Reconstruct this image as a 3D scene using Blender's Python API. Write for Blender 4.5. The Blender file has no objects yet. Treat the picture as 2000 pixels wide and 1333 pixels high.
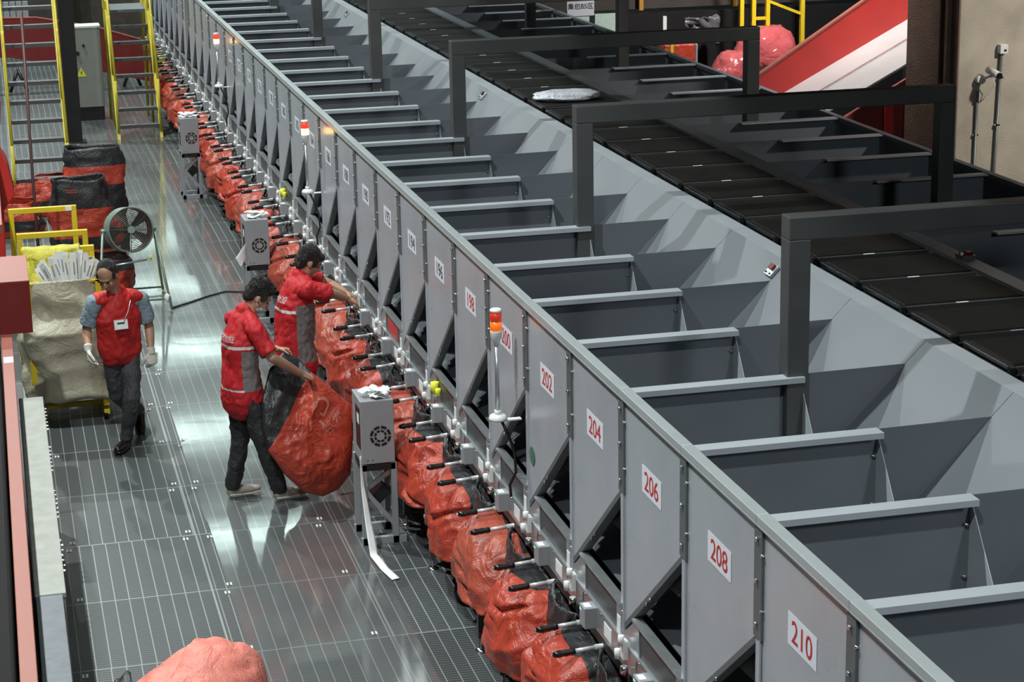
import bpy, bmesh, math, random
from mathutils import Vector, Matrix, noise
from mathutils.bvhtree import BVHTree
S = bpy.context.scene; COL = S.collection
random.seed(7)
PI = math.pi
V = Vector
def R(d): return math.radians(d)

# ------------------------------------------------------------------ materials
MATS = {}
def mat(name, col, rough=.5, metal=0., noise_amt=0., nscale=6., bump=0., bscale=30., emit=None, estr=0., alpha=1., trans=0., coat=0., spec=.5, wrinkle=0., wscale=5.):
    if name in MATS: return MATS[name]
    m = bpy.data.materials.new(name); m.use_nodes = True
    nt = m.node_tree; b = nt.nodes['Principled BSDF']
    b.inputs['Base Color'].default_value = (*col, 1)
    b.inputs['Roughness'].default_value = rough
    b.inputs['Metallic'].default_value = metal
    b.inputs['Specular IOR Level'].default_value = spec
    b.inputs['Coat Weight'].default_value = coat
    b.inputs['Transmission Weight'].default_value = trans
    if emit:
        b.inputs['Emission Color'].default_value = (*emit, 1); b.inputs['Emission Strength'].default_value = estr
    tc = nt.nodes.new('ShaderNodeTexCoord')
    if noise_amt > 0:
        n = nt.nodes.new('ShaderNodeTexNoise'); n.inputs['Scale'].default_value = nscale; n.inputs['Detail'].default_value = 6
        nt.links.new(tc.outputs['Object'], n.inputs['Vector'])
        r = nt.nodes.new('ShaderNodeMapRange'); r.inputs[1].default_value = .3; r.inputs[2].default_value = .7
        r.inputs[3].default_value = 1 - noise_amt; r.inputs[4].default_value = 1 + noise_amt
        nt.links.new(n.outputs['Fac'], r.inputs[0])
        mx = nt.nodes.new('ShaderNodeVectorMath'); mx.operation = 'SCALE'; mx.inputs[0].default_value = col
        nt.links.new(r.outputs[0], mx.inputs['Scale']); nt.links.new(mx.outputs[0], b.inputs['Base Color'])
        rr = nt.nodes.new('ShaderNodeMapRange'); rr.inputs[1].default_value = .3; rr.inputs[2].default_value = .7
        rr.inputs[3].default_value = max(.03, rough - noise_amt * .3); rr.inputs[4].default_value = min(1, rough + noise_amt * .3)
        nt.links.new(n.outputs['Fac'], rr.inputs[0]); nt.links.new(rr.outputs[0], b.inputs['Roughness'])
    last = None
    for amt, sc, det, typ in ((bump, bscale, 4, 'n'), (wrinkle, wscale, 3, 'w')):
        if amt > 0:
            n = nt.nodes.new('ShaderNodeTexNoise'); n.inputs['Scale'].default_value = sc; n.inputs['Detail'].default_value = det
            n.inputs['Distortion'].default_value = 1.2 if typ == 'w' else 0
            nt.links.new(tc.outputs['Object'], n.inputs['Vector'])
            h = n.outputs['Fac']
            if typ == 'w':
                a = nt.nodes.new('ShaderNodeMath'); a.operation = 'SUBTRACT'; a.inputs[1].default_value = .5; nt.links.new(h, a.inputs[0])
                c = nt.nodes.new('ShaderNodeMath'); c.operation = 'ABSOLUTE'; nt.links.new(a.outputs[0], c.inputs[0]); h = c.outputs[0]
            bp = nt.nodes.new('ShaderNodeBump'); bp.inputs['Strength'].default_value = amt; bp.inputs['Distance'].default_value = .03
            nt.links.new(h, bp.inputs['Height'])
            if last: nt.links.new(last, bp.inputs['Normal'])
            last = bp.outputs['Normal']
    if last: nt.links.new(last, b.inputs['Normal'])
    MATS[name] = m; return m

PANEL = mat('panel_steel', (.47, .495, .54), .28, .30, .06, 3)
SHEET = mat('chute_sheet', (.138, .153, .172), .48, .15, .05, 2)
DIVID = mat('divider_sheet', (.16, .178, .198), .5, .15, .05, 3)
FLANGE = mat('flange_steel', (.43, .465, .50), .42, .15, .06, 4)
RAIL = mat('rail_steel', (.45, .49, .50), .34, .3, .05, 4)
POST = mat('post_steel', (.15, .165, .172), .38, .4, .1, 6)
ALU = mat('aluminium', (.52, .55, .57), .3, .8, .08, 12)
BARM = mat('bar_steel', (.55, .56, .57), .35, .25)
CHROME = mat('chrome', (.75, .77, .78), .15, 1.)
DARKST = mat('dark_frame_steel', (.085, .086, .085), .42, .3, .08, 4)
BLACKR = mat('black_rubber', (.008, .008, .008), .6, 0, 0, 10, .3, 200, spec=.15)
BELT = mat('belt_black', (.008, .0075, .0065), .6, 0, .15, 8, .25, 150, spec=.2)
GRIP = mat('grip_black', (.01, .01, .01), .22)
BLACKF = mat('black_sack_band', (.022, .022, .024), .42, 0, .15, 8, .3, 60, wrinkle=.5, wscale=9)
RED = mat('red_sack', (.43, .052, .028), .36, 0, .14, 7, .2, 90, wrinkle=1., wscale=6)
REDL = mat('red_sack_lettering', (.52, .17, .12), .5)
REDIN = mat('red_sack_pale', (.48, .10, .072), .38, 0, .12, 7, .2, 90, wrinkle=1., wscale=6)
WHITE = mat('white_plastic', (.72, .73, .72), .4)
PAPER = mat('paper_white', (.80, .81, .81), .7, 0, .05, 20)
SIGN = mat('sign_white', (.74, .75, .82), .5)
INKR = mat('ink_red', (.50, .03, .03), .5)
INKB = mat('ink_black', (.03, .03, .035), .5)
YEL = mat('yellow_paint', (.68, .50, .02), .4, 0, .08, 6)
YELD = mat('old_yellow_paint', (.48, .40, .03), .45, 0, .15, 8)
YTARP = mat('yellow_woven', (.46, .41, .035), .6, 0, .12, 10, .3, 80, wrinkle=.6, wscale=6)
TARP = mat('cream_tarpaulin', (.40, .375, .275), .42, 0, .12, 5, .2, 60, wrinkle=.7, wscale=5)
REDP = mat('red_paint', (.50, .025, .02), .42, 0, .08, 4)
REDDK = mat('deep_red_paint', (.15, .010, .010), .5, 0, .1, 4)
PINK = mat('faded_red_and_lit_edge', (.30, .095, .070), .5, 0, .08, 5)
GREYBOX = mat('grey_cabinet_paint', (.30, .31, .33), .42, .1, .05, 5)
CABINET = mat('beige_grey_cabinet', (.24, .255, .225), .5, 0, .05, 5)
BLACKP = mat('black_paint', (.012, .012, .013), .4)
FANG = mat('fan_green_enamel', (.22, .30, .25), .4, .2, .1, 8)
WIRE = mat('fan_guard_wire', (.14, .13, .11), .35, .6)
CONC = mat('concrete', (.42, .37, .30), .85, 0, .18, 3, .2, 60)
CONCD = mat('brown_concrete', (.16, .10, .072), .75, 0, .15, 4, .2, 60)
GALV = mat('galvanised', (.12, .13, .145), .5, .4, .4, 14)
SKIN = mat('skin', (.42, .235, .15), .5, 0, .08, 15, .1, 100)
HAIR = mat('black_hair', (.012, .010, .009), .35, 0, 0, 1, .8, 150)
SHIRT = mat('red_shirt_cloth', (.46, .008, .014), .7, 0, .06, 8, .2, 90, wrinkle=.25, wscale=6)
SHIRTG = mat('shirt_grey_panel', (.17, .15, .15), .8, 0, .06, 8, .3, 90)
REFL = mat('reflective_stripe', (.62, .60, .60), .4)
VEST = mat('red_vest_cloth', (.46, .014, .012), .6, 0, .06, 8, .2, 90, wrinkle=.3, wscale=6)
TEE = mat('grey_blue_tshirt', (.20, .27, .32), .8, 0, .1, 12, .3, 90, wrinkle=.6, wscale=8)
TROU = mat('charcoal_trousers', (.042, .044, .048), .7, 0, .1, 8, .3, 90, wrinkle=.7, wscale=6)
TROUB = mat('black_trousers', (.018, .018, .020), .6, 0, .1, 8, .3, 90, wrinkle=.7, wscale=6)
SHOEB = mat('black_leather', (.012, .011, .011), .22)
SHOEG = mat('taupe_sneaker', (.27, .245, .21), .7, 0, .1, 12, .3, 80)
SOLE = mat('pale_sole', (.42, .40, .34), .6)
GLOVE = mat('white_cotton_glove', (.66, .64, .58), .8, 0, .05, 15, .4, 120)
MASK = mat('face_mask', (.45, .50, .55), .7)
PLASTG = mat('grey_parcel_plastic', (.62, .64, .70), .25, 0, .1, 8, .2, 60, wrinkle=.7, wscale=9)
SLIDE = mat('slide_white_sheet', (.55, .58, .58), .32, .3, .06, 2)
DARKBG = mat('dark_machine_brown', (.045, .035, .03), .7, 0, .3, 3)
LEDR = mat('tower_red_unlit_glow', (.55, .03, .01), .15, coat=.5, emit=(1, .05, .01), estr=.25)  # weak glow given to the unlit red lens
LEDO = mat('tower_orange_unlit_glow', (.75, .14, .01), .15, coat=.5, emit=(1, .2, .01), estr=.55)  # weak glow given to the unlit orange lens
LEDRL = mat('tower_red_lit', (.7, .04, .02), .2, emit=(1, .04, .02), estr=1.2)
LEDYL = mat('tower_amber_lit', (1, .7, .3), .2, emit=(1, .50, .10), estr=9.)
LEDG = mat('led_green', (.1, .8, .2), .3, emit=(.1, 1, .3), estr=2.)
LEDB = mat('led_blue', (.2, .2, .9), .3, emit=(.2, .25, 1), estr=2.)
STRAWY = mat('fluorescent_yellow', (.75, .75, .05), .4)
GREEN = mat('green_sticker', (.06, .16, .10), .5)
MESH = mat('dark_mesh', (.07, .075, .08), .45, .3, .1, 20)
LITWALL = mat('pale_green_board', (.45, .58, .52), .6, 0, .1, 30)
PILL = mat('pillar_orange', (.45, .22, .03), .5)

def acrylic():
    m = mat('clear_acrylic', (.8, .85, .85), .08, trans=.9); m.node_tree.nodes['Principled BSDF'].inputs['IOR'].default_value = 1.1
    return m
ACR = acrylic()

# ------------------------------------------------------------------ mesh builder
def two_tone(name, colA, colB, planes, nz=.05, nsc=4., rough=.36):
    """colB where every plane (a, b, c, d): a x + b y + c z + d + noise > 0, in object space"""
    m = mat(name, colA, rough, 0, .14, 7, .2, 90, wrinkle=1., wscale=6); nt = m.node_tree; b = nt.nodes['Principled BSDF']
    tc = nt.nodes.new('ShaderNodeTexCoord'); n = nt.nodes.new('ShaderNodeTexNoise'); n.inputs['Scale'].default_value = nsc; n.inputs['Detail'].default_value = 1
    nt.links.new(tc.outputs['Object'], n.inputs['Vector']); acc = None
    for a, bb, c, d in planes:
        dt = nt.nodes.new('ShaderNodeVectorMath'); dt.operation = 'DOT_PRODUCT'; dt.inputs[1].default_value = (a, bb, c); nt.links.new(tc.outputs['Object'], dt.inputs[0])
        ns = nt.nodes.new('ShaderNodeMath'); ns.operation = 'MULTIPLY_ADD'; ns.inputs[1].default_value = nz * 2; ns.inputs[2].default_value = d - nz; nt.links.new(n.outputs['Fac'], ns.inputs[0])
        ad = nt.nodes.new('ShaderNodeMath'); ad.operation = 'ADD'; nt.links.new(dt.outputs['Value'], ad.inputs[0]); nt.links.new(ns.outputs[0], ad.inputs[1])
        gt = nt.nodes.new('ShaderNodeMath'); gt.operation = 'GREATER_THAN'; gt.inputs[1].default_value = 0; nt.links.new(ad.outputs[0], gt.inputs[0])
        if acc is None: acc = gt.outputs[0]
        else:
            mu = nt.nodes.new('ShaderNodeMath'); mu.operation = 'MULTIPLY'; nt.links.new(acc, mu.inputs[0]); nt.links.new(gt.outputs[0], mu.inputs[1]); acc = mu.outputs[0]
    old = b.inputs['Base Color'].links[0].from_socket
    mx = nt.nodes.new('ShaderNodeMix'); mx.data_type = 'RGBA'; mx.inputs[7].default_value = (*colB, 1); nt.links.new(acc, mx.inputs[0]); nt.links.new(old, mx.inputs[6]); nt.links.new(mx.outputs[2], b.inputs['Base Color'])
    return m
class MB:
    def __init__(s): s.bm = bmesh.new(); s.mi = 0; s.mats = []
    def use(s, m):
        if m not in s.mats: s.mats.append(m)
        s.mi = s.mats.index(m); return s
    def face(s, vs):
        try: f = s.bm.faces.new(vs); f.material_index = s.mi; return f
        except ValueError: return None
    def box(s, x0, x1, y0, y1, z0, z1, M=None):
        P = [V((x, y, z)) for x in (x0, x1) for y in (y0, y1) for z in (z0, z1)]
        if M: P = [M @ p for p in P]
        v = [s.bm.verts.new(p) for p in P]
        for q in ((0, 1, 3, 2), (4, 6, 7, 5), (0, 4, 5, 1), (2, 3, 7, 6), (0, 2, 6, 4), (1, 5, 7, 3)): s.face([v[i] for i in q])
        return s
    def prism(s, pts, d):                       # polygon (3d points) extruded by vector d
        d = V(d); a = [s.bm.verts.new(V(p)) for p in pts]; b = [s.bm.verts.new(V(p) + d) for p in pts]
        s.face(a[::-1]); s.face(b); n = len(a)
        for i in range(n): s.face([a[i], a[(i + 1) % n], b[(i + 1) % n], b[i]])
        return s
    def tube(s, pts, r, n=10, cap=True, side=None, rb=None, round_=False):
        pts = [V(p) for p in pts]; k = len(pts)
        ra = r if isinstance(r, (list, tuple)) else [r] * k
        rb = rb if isinstance(rb, (list, tuple)) else ([rb] * k if rb else ra)
        ra = list(ra); rb = list(rb)
        if round_:                               # hemispherical ends
            d0 = (pts[0] - pts[1]).normalized(); d1 = (pts[-1] - pts[-2]).normalized()
            pre = []; post = []
            for a in (80, 55, 28):
                h = min(ra[0], rb[0]) * math.sin(R(a)); c = math.cos(R(a)); pre.append((pts[0] + d0 * h, ra[0] * c, rb[0] * c))
            for a in (28, 55, 80):
                h = min(ra[-1], rb[-1]) * math.sin(R(a)); c = math.cos(R(a)); post.append((pts[-1] + d1 * h, ra[-1] * c, rb[-1] * c))
            al = pre + list(zip(pts, ra, rb)) + post
            pts = [p[0] for p in al]; ra = [p[1] for p in al]; rb = [p[2] for p in al]; k = len(pts)
        up = None; rings = []
        for i, p in enumerate(pts):
            t = (pts[min(i + 1, k - 1)] - pts[max(i - 1, 0)]).normalized()
            if side is not None: a = V(side)
            elif up is None: a = V((0, 0, 1)) if abs(t.z) < .9 else V((1, 0, 0))
            else: a = up
            a = (a - t * a.dot(t)).normalized(); b = t.cross(a); up = a
            rings.append([s.bm.verts.new(p + a * math.cos(2 * PI * j / n) * ra[i] + b * math.sin(2 * PI * j / n) * rb[i]) for j in range(n)])
        for A, B in zip(rings, rings[1:]):
            for j in range(n): 
                f = s.face([A[j], A[(j + 1) % n], B[(j + 1) % n], B[j]])
                if f: f.smooth = True
        if cap: s.face(rings[0][::-1]); s.face(rings[-1])
        return s
    def ell(s, c, r, M=None, u=16, w=10):
        c = V(c); rows = []
        for i in range(w + 1):
            th = PI * i / w; row = []
            for j in range(u):
                ph = 2 * PI * j / u
                p = V((math.sin(th) * math.cos(ph) * r[0], math.sin(th) * math.sin(ph) * r[1], math.cos(th) * r[2])) + c
                if M: p = M @ p
                if i in (0, w):
                    if j == 0: pole = s.bm.verts.new(p)
                    row.append(pole)
                else: row.append(s.bm.verts.new(p))
            rows.append(row)
        for i in range(w):
            for j in range(u):
                a, b, c2, d = rows[i][j], rows[i][(j + 1) % u], rows[i + 1][(j + 1) % u], rows[i + 1][j]
                vs = [a] + ([b] if b is not a else []) + ([c2, d] if c2 is not d else [c2])
                f = s.face([a, d, c2, b] if len(vs) == 4 else ([a, d, c2] if a is b else [a, d, b]))
                if f: f.smooth = True
        return s
    def ring(s, c, axis, r, t, n=28, m=6):       # torus
        c = V(c); axis = V(axis).normalized(); a = axis.orthogonal().normalized(); b = axis.cross(a)
        rows = []
        for i in range(n):
            d = a * math.cos(2 * PI * i / n) + b * math.sin(2 * PI * i / n)
            rows.append([s.bm.verts.new(c + d * (r + t * math.cos(2 * PI * j / m)) + axis * t * math.sin(2 * PI * j / m)) for j in range(m)])
        for i in range(n):
            for j in range(m):
                f = s.face([rows[i][j], rows[(i + 1) % n][j], rows[(i + 1) % n][(j + 1) % m], rows[i][(j + 1) % m]])
                if f: f.smooth = True
        return s
    def grid(s, fn, nu, nv, closeu=False):
        rows = [[s.bm.verts.new(V(fn(i / nu, j / nv))) for i in range(nu + (0 if closeu else 1))] for j in range(nv + 1)]
        for j in range(nv):
            for i in range(nu):
                i2 = (i + 1) % len(rows[0])
                f = s.face([rows[j][i], rows[j][i2], rows[j + 1][i2], rows[j + 1][i]])
                if f: f.smooth = True
        return rows
    def mesh(s, name):
        me = bpy.data.meshes.new(name); bmesh.ops.recalc_face_normals(s.bm, faces=s.bm.faces); s.bm.to_mesh(me); s.bm.free()
        for m in s.mats: me.materials.append(m)
        return me
    def build(s, name, parent=None, loc=None, bevel=0):
        o = bpy.data.objects.new(name, s.mesh(name)); COL.objects.link(o)
        if parent: o.parent = parent
        if loc: o.location = loc
        if bevel:
            b = o.modifiers.new('bevel', 'BEVEL'); b.width = bevel; b.segments = 2; b.limit_method = 'ANGLE'
        return o
def mb(m): return MB().use(m)
def empty(name, label=None, cat=None, loc=(0, 0, 0), group=None):
    o = bpy.data.objects.new(name, None); COL.objects.link(o); o.location = loc; o.empty_display_size = .1
    return tag(o, label, cat, group)
def tag(o, label=None, cat=None, group=None, kind=None):
    if label: o['label'] = label
    if cat: o['category'] = cat
    if group: o['group'] = group
    if kind: o['kind'] = kind
    return o
def copy_tree(o, parent=None):
    c = o.copy(); COL.objects.link(c); c.parent = parent
    for ch in list(o.children): copy_tree(ch, c)
    return c
def bake(o):
    dg = bpy.context.evaluated_depsgraph_get(); dg.update()
    me = bpy.data.meshes.new_from_object(o.evaluated_get(dg)); 
    mats = list(o.data.materials); o.modifiers.clear(); o.data = me
    if not me.materials:
        for m in mats: me.materials.append(m)
    return o
def text_mesh(txt, size, m, depth=.001, wx=1.):
    cu = bpy.data.curves.new('txt', 'FONT'); cu.body = txt; cu.size = size; cu.extrude = depth; cu.align_x = 'CENTER'; cu.align_y = 'CENTER'
    o = bpy.data.objects.new('txt', cu); COL.objects.link(o)
    dg = bpy.context.evaluated_depsgraph_get(); dg.update()
    me = bpy.data.meshes.new_from_object(o.evaluated_get(dg)); bpy.data.objects.remove(o)
    me.materials.clear(); me.materials.append(m)
    for v in me.vertices: v.co.x *= wx
    return me
def frame_mat(right, up, loc=(0, 0, 0)):
    r = V(right).normalized(); u = V(up); u = (u - r * u.dot(r)).normalized(); n = r.cross(u)
    return Matrix((r, u, n)).transposed().to_4x4(), V(loc)
def place(me, name, right, up, loc, parent=None):
    o = bpy.data.objects.new(name, me); COL.objects.link(o)
    M, l = frame_mat(right, up, loc); M.translation = l
    o.matrix_world = M
    if parent: o.parent = parent; o.matrix_local = M
    return o

# ------------------------------------------------------------------ key dimensions (metres)
A = 2.85; P = .94642; Y0 = 6.4668; ZR = 2.329; X1 = 3.768; X2 = 4.343
XC = 4.982; XF = 2 * XC - A
def Yk(k): return Y0 + P * k
ZB = 2.44                                         # belt level

# ------------------------------------------------------------------ camera
cam = bpy.data.cameras.new('camera'); co = bpy.data.objects.new('camera', cam); COL.objects.link(co); S.camera = co
yaw, pitch, roll = .24205, .26334, -.018226
fw = V((math.sin(yaw) * math.cos(pitch), math.cos(yaw) * math.cos(pitch), -math.sin(pitch)))
rt = V((math.cos(yaw), -math.sin(yaw), 0)); up = rt.cross(fw)
r2 = rt * math.cos(roll) + up * math.sin(roll); u2 = -rt * math.sin(roll) + up * math.cos(roll)
M = Matrix((r2, u2, -fw)).transposed().to_4x4(); M.translation = V((0, 0, 5.2)); co.matrix_world = M
cam.sensor_width = 36; cam.lens = 4052.3 * 36 / 2000; cam.clip_end = 300
#%%FLOOR
# ------------------------------------------------------------------ floor and shell
def floor_material():
    m = bpy.data.materials.new('steel_grating_floor'); m.use_nodes = True; nt = m.node_tree; N = nt.nodes; L = nt.links
    b = N['Principled BSDF']; g = N.new('ShaderNodeNewGeometry'); sp = N.new('ShaderNodeSeparateXYZ'); L.new(g.outputs['Position'], sp.inputs[0])
    def mth(op, a, c=None, cl=False):
        n = N.new('ShaderNodeMath'); n.operation = op; n.use_clamp = cl
        for i, x in enumerate((a, c)):
            if x is None: continue
            if isinstance(x, (int, float)): n.inputs[i].default_value = x
            else: L.new(x, n.inputs[i])
        return n.outputs[0]
    def lines(coord, off, period, width):        # 1 on the line
        f = mth('FRACT', mth('DIVIDE', mth('SUBTRACT', coord, off), period))
        d = mth('MINIMUM', f, mth('SUBTRACT', 1., f))
        return mth('SUBTRACT', 1., mth('DIVIDE', d, width / period / 2), True)
    X, Y = sp.outputs[0], sp.outputs[1]
    # the cross bars shift a little between neighbouring gratings
    row = mth('FLOOR', mth('DIVIDE', mth('SUBTRACT', Y, 13.118), 1.1074))
    shift = mth('MULTIPLY', mth('FRACT', mth('MULTIPLY', mth('SINE', mth('MULTIPLY', row, 12.99)), 43.7)), .018)
    bars = lines(mth('ADD', X, shift), .035, .0923, .010)
    fine = lines(Y, 0, .034, .026)
    seamy = lines(Y, 13.118, 1.1074, .018); seamx = lines(X, .137, 1.0, .016)
    seamx2 = lines(X, .165, 1.0, .010)
    light = mth('MAXIMUM', mth('MAXIMUM', bars, seamy), mth('MAXIMUM', seamx, seamx2))
    nz = N.new('ShaderNodeTexNoise'); nz.inputs['Scale'].default_value = .9; nz.inputs['Detail'].default_value = 5; L.new(g.outputs['Position'], nz.inputs['Vector'])
    wn = N.new('ShaderNodeTexWhiteNoise'); wn.noise_dimensions = '2D'
    cb = N.new('ShaderNodeCombineXYZ'); L.new(row, cb.inputs[0]); L.new(mth('FLOOR', mth('SUBTRACT', X, .137)), cb.inputs[1]); L.new(cb.outputs[0], wn.inputs[0])
    c1 = N.new('ShaderNodeMix'); c1.data_type = 'RGBA'; c1.inputs[6].default_value = (.028, .032, .033, 1); c1.inputs[7].default_value = (.092, .103, .104, 1); L.new(fine, c1.inputs[0])
    c2 = N.new('ShaderNodeMix'); c2.data_type = 'RGBA'; c2.inputs[7].default_value = (.36, .40, .39, 1); L.new(mth('MULTIPLY', light, .85), c2.inputs[0]); L.new(c1.outputs[2], c2.inputs[6])
    sc = N.new('ShaderNodeVectorMath'); sc.operation = 'SCALE'; L.new(c2.outputs[2], sc.inputs[0])
    k = mth('ADD', mth('MULTIPLY', nz.outputs[0], .35), mth('ADD', mth('MULTIPLY', wn.outputs[0], .28), .68)); L.new(k, sc.inputs['Scale'])
    L.new(sc.outputs[0], b.inputs['Base Color'])
    b.inputs['Metallic'].default_value = .1; b.inputs['Roughness'].default_value = .5
    # clear plastic cover sheets lie over the grating between these lines
    cov = mth('MULTIPLY', mth('GREATER_THAN', X, mth('ADD', 1.30, mth('MULTIPLY', mth('FLOOR', mth('DIVIDE', Y, 2.9)), -.012))), mth('LESS_THAN', X, mth('SUBTRACT', 2.42, mth('MULTIPLY', mth('LESS_THAN', Y, 13.4), .12))))
    L.new(cov, b.inputs['Coat Weight']); b.inputs['Coat IOR'].default_value = 1.6
    n2 = N.new('ShaderNodeTexNoise'); n2.inputs['Scale'].default_value = 2.2; n2.inputs['Detail'].default_value = 3; L.new(g.outputs['Position'], n2.inputs['Vector'])
    L.new(mth('ADD', mth('MULTIPLY', n2.outputs[0], .08), .035), b.inputs['Coat Roughness'])
    bc = N.new('ShaderNodeBump'); bc.inputs['Strength'].default_value = .05; bc.inputs['Distance'].default_value = .02; L.new(n2.outputs[0], bc.inputs['Height']); L.new(bc.outputs[0], b.inputs['Coat Normal'])
    hz = N.new('ShaderNodeMix'); hz.data_type = 'RGBA'; hz.inputs[7].default_value = (.115, .128, .128, 1); L.new(sc.outputs[0], hz.inputs[6]); L.new(mth('MULTIPLY', cov, .38), hz.inputs[0]); L.new(hz.outputs[2], b.inputs['Base Color'])  # haze of the clear sheets mixed into the base colour
    bp = N.new('ShaderNodeBump'); bp.inputs['Strength'].default_value = .0; bp.inputs['Distance'].default_value = .003; L.new(mth('MAXIMUM', fine, light), bp.inputs['Height']); L.new(bp.outputs[0], b.inputs['Normal'])
    return m
FLOORM = floor_material()
f = MB(); f.use(FLOORM).box(-8, 24, 2, 75, -.06, 0); tag(f.build('floor'), kind='structure')
f = mb(DARKBG).box(1.55, 12, 2, 27, 7.0, 7.2); tag(f.build('ceiling_shade_slab'), kind='structure')  # unseen slab added to keep lamp light off the sorter's far half
f = mb(DARKBG).box(-8, 24, 75, 75.3, 0, 12); tag(f.build('wall_back'), kind='structure')
f = mb(DARKBG).box(24, 24.3, 2, 75, 0, 12); tag(f.build('wall_right'), kind='structure')
f = mb(DARKBG).box(-8.3, -8, 2, 75, 0, 12); tag(f.build('wall_left'), kind='structure')
f = mb(mat('ceiling_grey', (.05, .05, .05), .8)).box(-8, 24, 2, 75, 12, 12.2); tag(f.build('ceiling'), kind='structure')

# white clips at the grating corners
clip = mb(WHITE).box(-.018, .018, -.022, .022, 0, .004); clip.use(GALV); clip.box(-.006, .006, -.024, .024, .0035, .006)
cme = clip.mesh('grating_clip'); cn = 0
for r_ in range(-1, 16):
    for xx in (.24, 1.06, 1.23, 2.02):
        for dy in (-.075, .075):
            if random.random() < .18 or (xx > 2 and r_ > 3): continue
            y = 13.118 + 1.1074 * r_ + dy
            if y > 17.2 and xx < .9: continue
            o = bpy.data.objects.new('grating_clip', cme); COL.objects.link(o); o.location = (xx + (0.03 if dy > 0 else 0), y, 0)
            tag(o, 'small white clip pinning a floor grating near its seam', 'clip', 'white clips holding the floor gratings')
#%%CHUTE
# ------------------------------------------------------------------ near chute bays
def xz_prism(b, pts, y0, y1): b.prism([(x, y0, z) for x, z in pts], (0, y1 - y0, 0))
def yz_prism(b, pts, x0, x1): b.prism([(x0, y, z) for y, z in pts], (x1 - x0, 0, 0))
def make_chute():
    """bay from y=0 (near divider) to y=P (far divider), world x and z"""
    r = empty('chute_bay')
    # front panel with its slanted lower edge
    b = mb(PANEL); yz_prism(b, [(.03, ZR - .035), (P - .03, ZR - .035), (P - .03, 1.80 - .775 * (P - .03)), (.03, 1.795)], A, A + .006); b.build('front_panel', r)
    b = mb(POST); d = V((0, 1, -.775)).normalized()
    b.prism([(A - .004, .03, 1.80), (A - .004, P - .03, 1.80 - .775 * (P - .06)), (A - .004, P - .03, 1.765 - .775 * (P - .06)), (A - .004, .03, 1.765)], (.05, 0, 0))
    b.build('slanted_edge', r)
    for t in (.5, .56): b = mb(CHROME); b.ell((A - .006, t, 1.785 - .775 * t), (.006, .009, .009), u=8, w=5); b.build('edge_rivet', r)
    # upright at the near divider
    b = mb(POST); b.box(A - .012, A + .03, -.045, .04, 1.80, ZR - .03); b.build('upright', r)
    b = mb(PANEL); b.box(A - .004, A + .03, -.034, .03, .98, 1.80); b.box(A - .012, A + .03, -.034, -.026, .98, 1.80); b.build('lower_upright', r)
    for z in (2.23, 2.05, 1.86): b = mb(CHROME); b.tube([(A - .013, .0, z), (A - .024, .0, z)], .010, 8); b.build('bolt', r)
    for z in (2.17, 1.93): b = mb(CHROME); b.tube([(A + .002, -.045, z), (A - .016, -.045, z)], .007, 8); b.build('bolt', r)
    b = mb(CHROME); b.tube([(A - .003, .0, 1.16), (A - .014, .0, 1.16)], .010, 8); b.build('bolt', r)
    b = mb(RAIL); b.box(A - .022, A + .034, .0015, P - .0015, ZR - .03, ZR + .006); b.box(A - .022, A - .016, .0015, P - .0015, ZR - .042, ZR - .03); b.build('top_rail', r, bevel=.006)
    # divider at the far side: pit plate with flange, sloping outer plate
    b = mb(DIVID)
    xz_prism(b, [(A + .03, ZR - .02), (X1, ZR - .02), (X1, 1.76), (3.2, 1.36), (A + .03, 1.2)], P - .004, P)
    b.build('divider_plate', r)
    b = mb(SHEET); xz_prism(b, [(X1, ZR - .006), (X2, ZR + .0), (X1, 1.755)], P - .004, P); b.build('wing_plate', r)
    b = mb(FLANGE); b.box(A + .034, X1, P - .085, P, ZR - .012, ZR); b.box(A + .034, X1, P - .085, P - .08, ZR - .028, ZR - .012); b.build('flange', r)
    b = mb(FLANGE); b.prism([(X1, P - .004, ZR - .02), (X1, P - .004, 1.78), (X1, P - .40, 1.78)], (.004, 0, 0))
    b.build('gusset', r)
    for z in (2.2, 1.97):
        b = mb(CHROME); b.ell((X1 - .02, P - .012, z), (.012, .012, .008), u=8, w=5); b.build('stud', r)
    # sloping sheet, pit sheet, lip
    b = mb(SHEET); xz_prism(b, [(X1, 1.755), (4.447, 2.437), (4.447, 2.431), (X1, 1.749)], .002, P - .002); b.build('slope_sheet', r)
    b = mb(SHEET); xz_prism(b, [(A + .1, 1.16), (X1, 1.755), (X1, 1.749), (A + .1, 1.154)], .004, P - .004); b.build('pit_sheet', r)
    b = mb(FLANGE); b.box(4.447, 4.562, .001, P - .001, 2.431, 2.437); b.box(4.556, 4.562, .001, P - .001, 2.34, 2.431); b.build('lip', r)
    # black rubber flap hanging in the mouth
    b = mb(BLACKR); b.grid(lambda u, v: (A + .22 - .10 * math.sin(v * PI) - .1 * v + .01 * math.sin(u * 9), .03 + u * (P - .06), 1.84 - .40 * v), 10, 8); 
    fo = b.build('rubber_flap', r); sm = fo.modifiers.new('s', 'SOLIDIFY'); sm.thickness = .006
    # trough front
    b = mb(ALU); 
    b.prism([(A - .02, .0, 1.205), (A - .02, .0, 1.19), (A - .02, .745, 1.19), (A - .02, .745, 1.205)], (.05, 0, 0)); b.build('trough_rim', r)
    b = mb(MESH); b.box(A - .004, A, .09, .66, 1.03, 1.19); b.build('mesh_window', r)
    b = mb(ALU); b.box(A - .010, A, .0, .09, .92, 1.19); b.prism([(A - .010, .66, 1.03), (A - .010, .66, 1.19), (A - .010, .735, 1.19), (A - .010, .93, 1.05), (A - .010, .93, 1.03)], (.01, 0, 0))
    b.box(A - .022, A, .0, P, .895, 1.03); b.build('beam', r)
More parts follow.
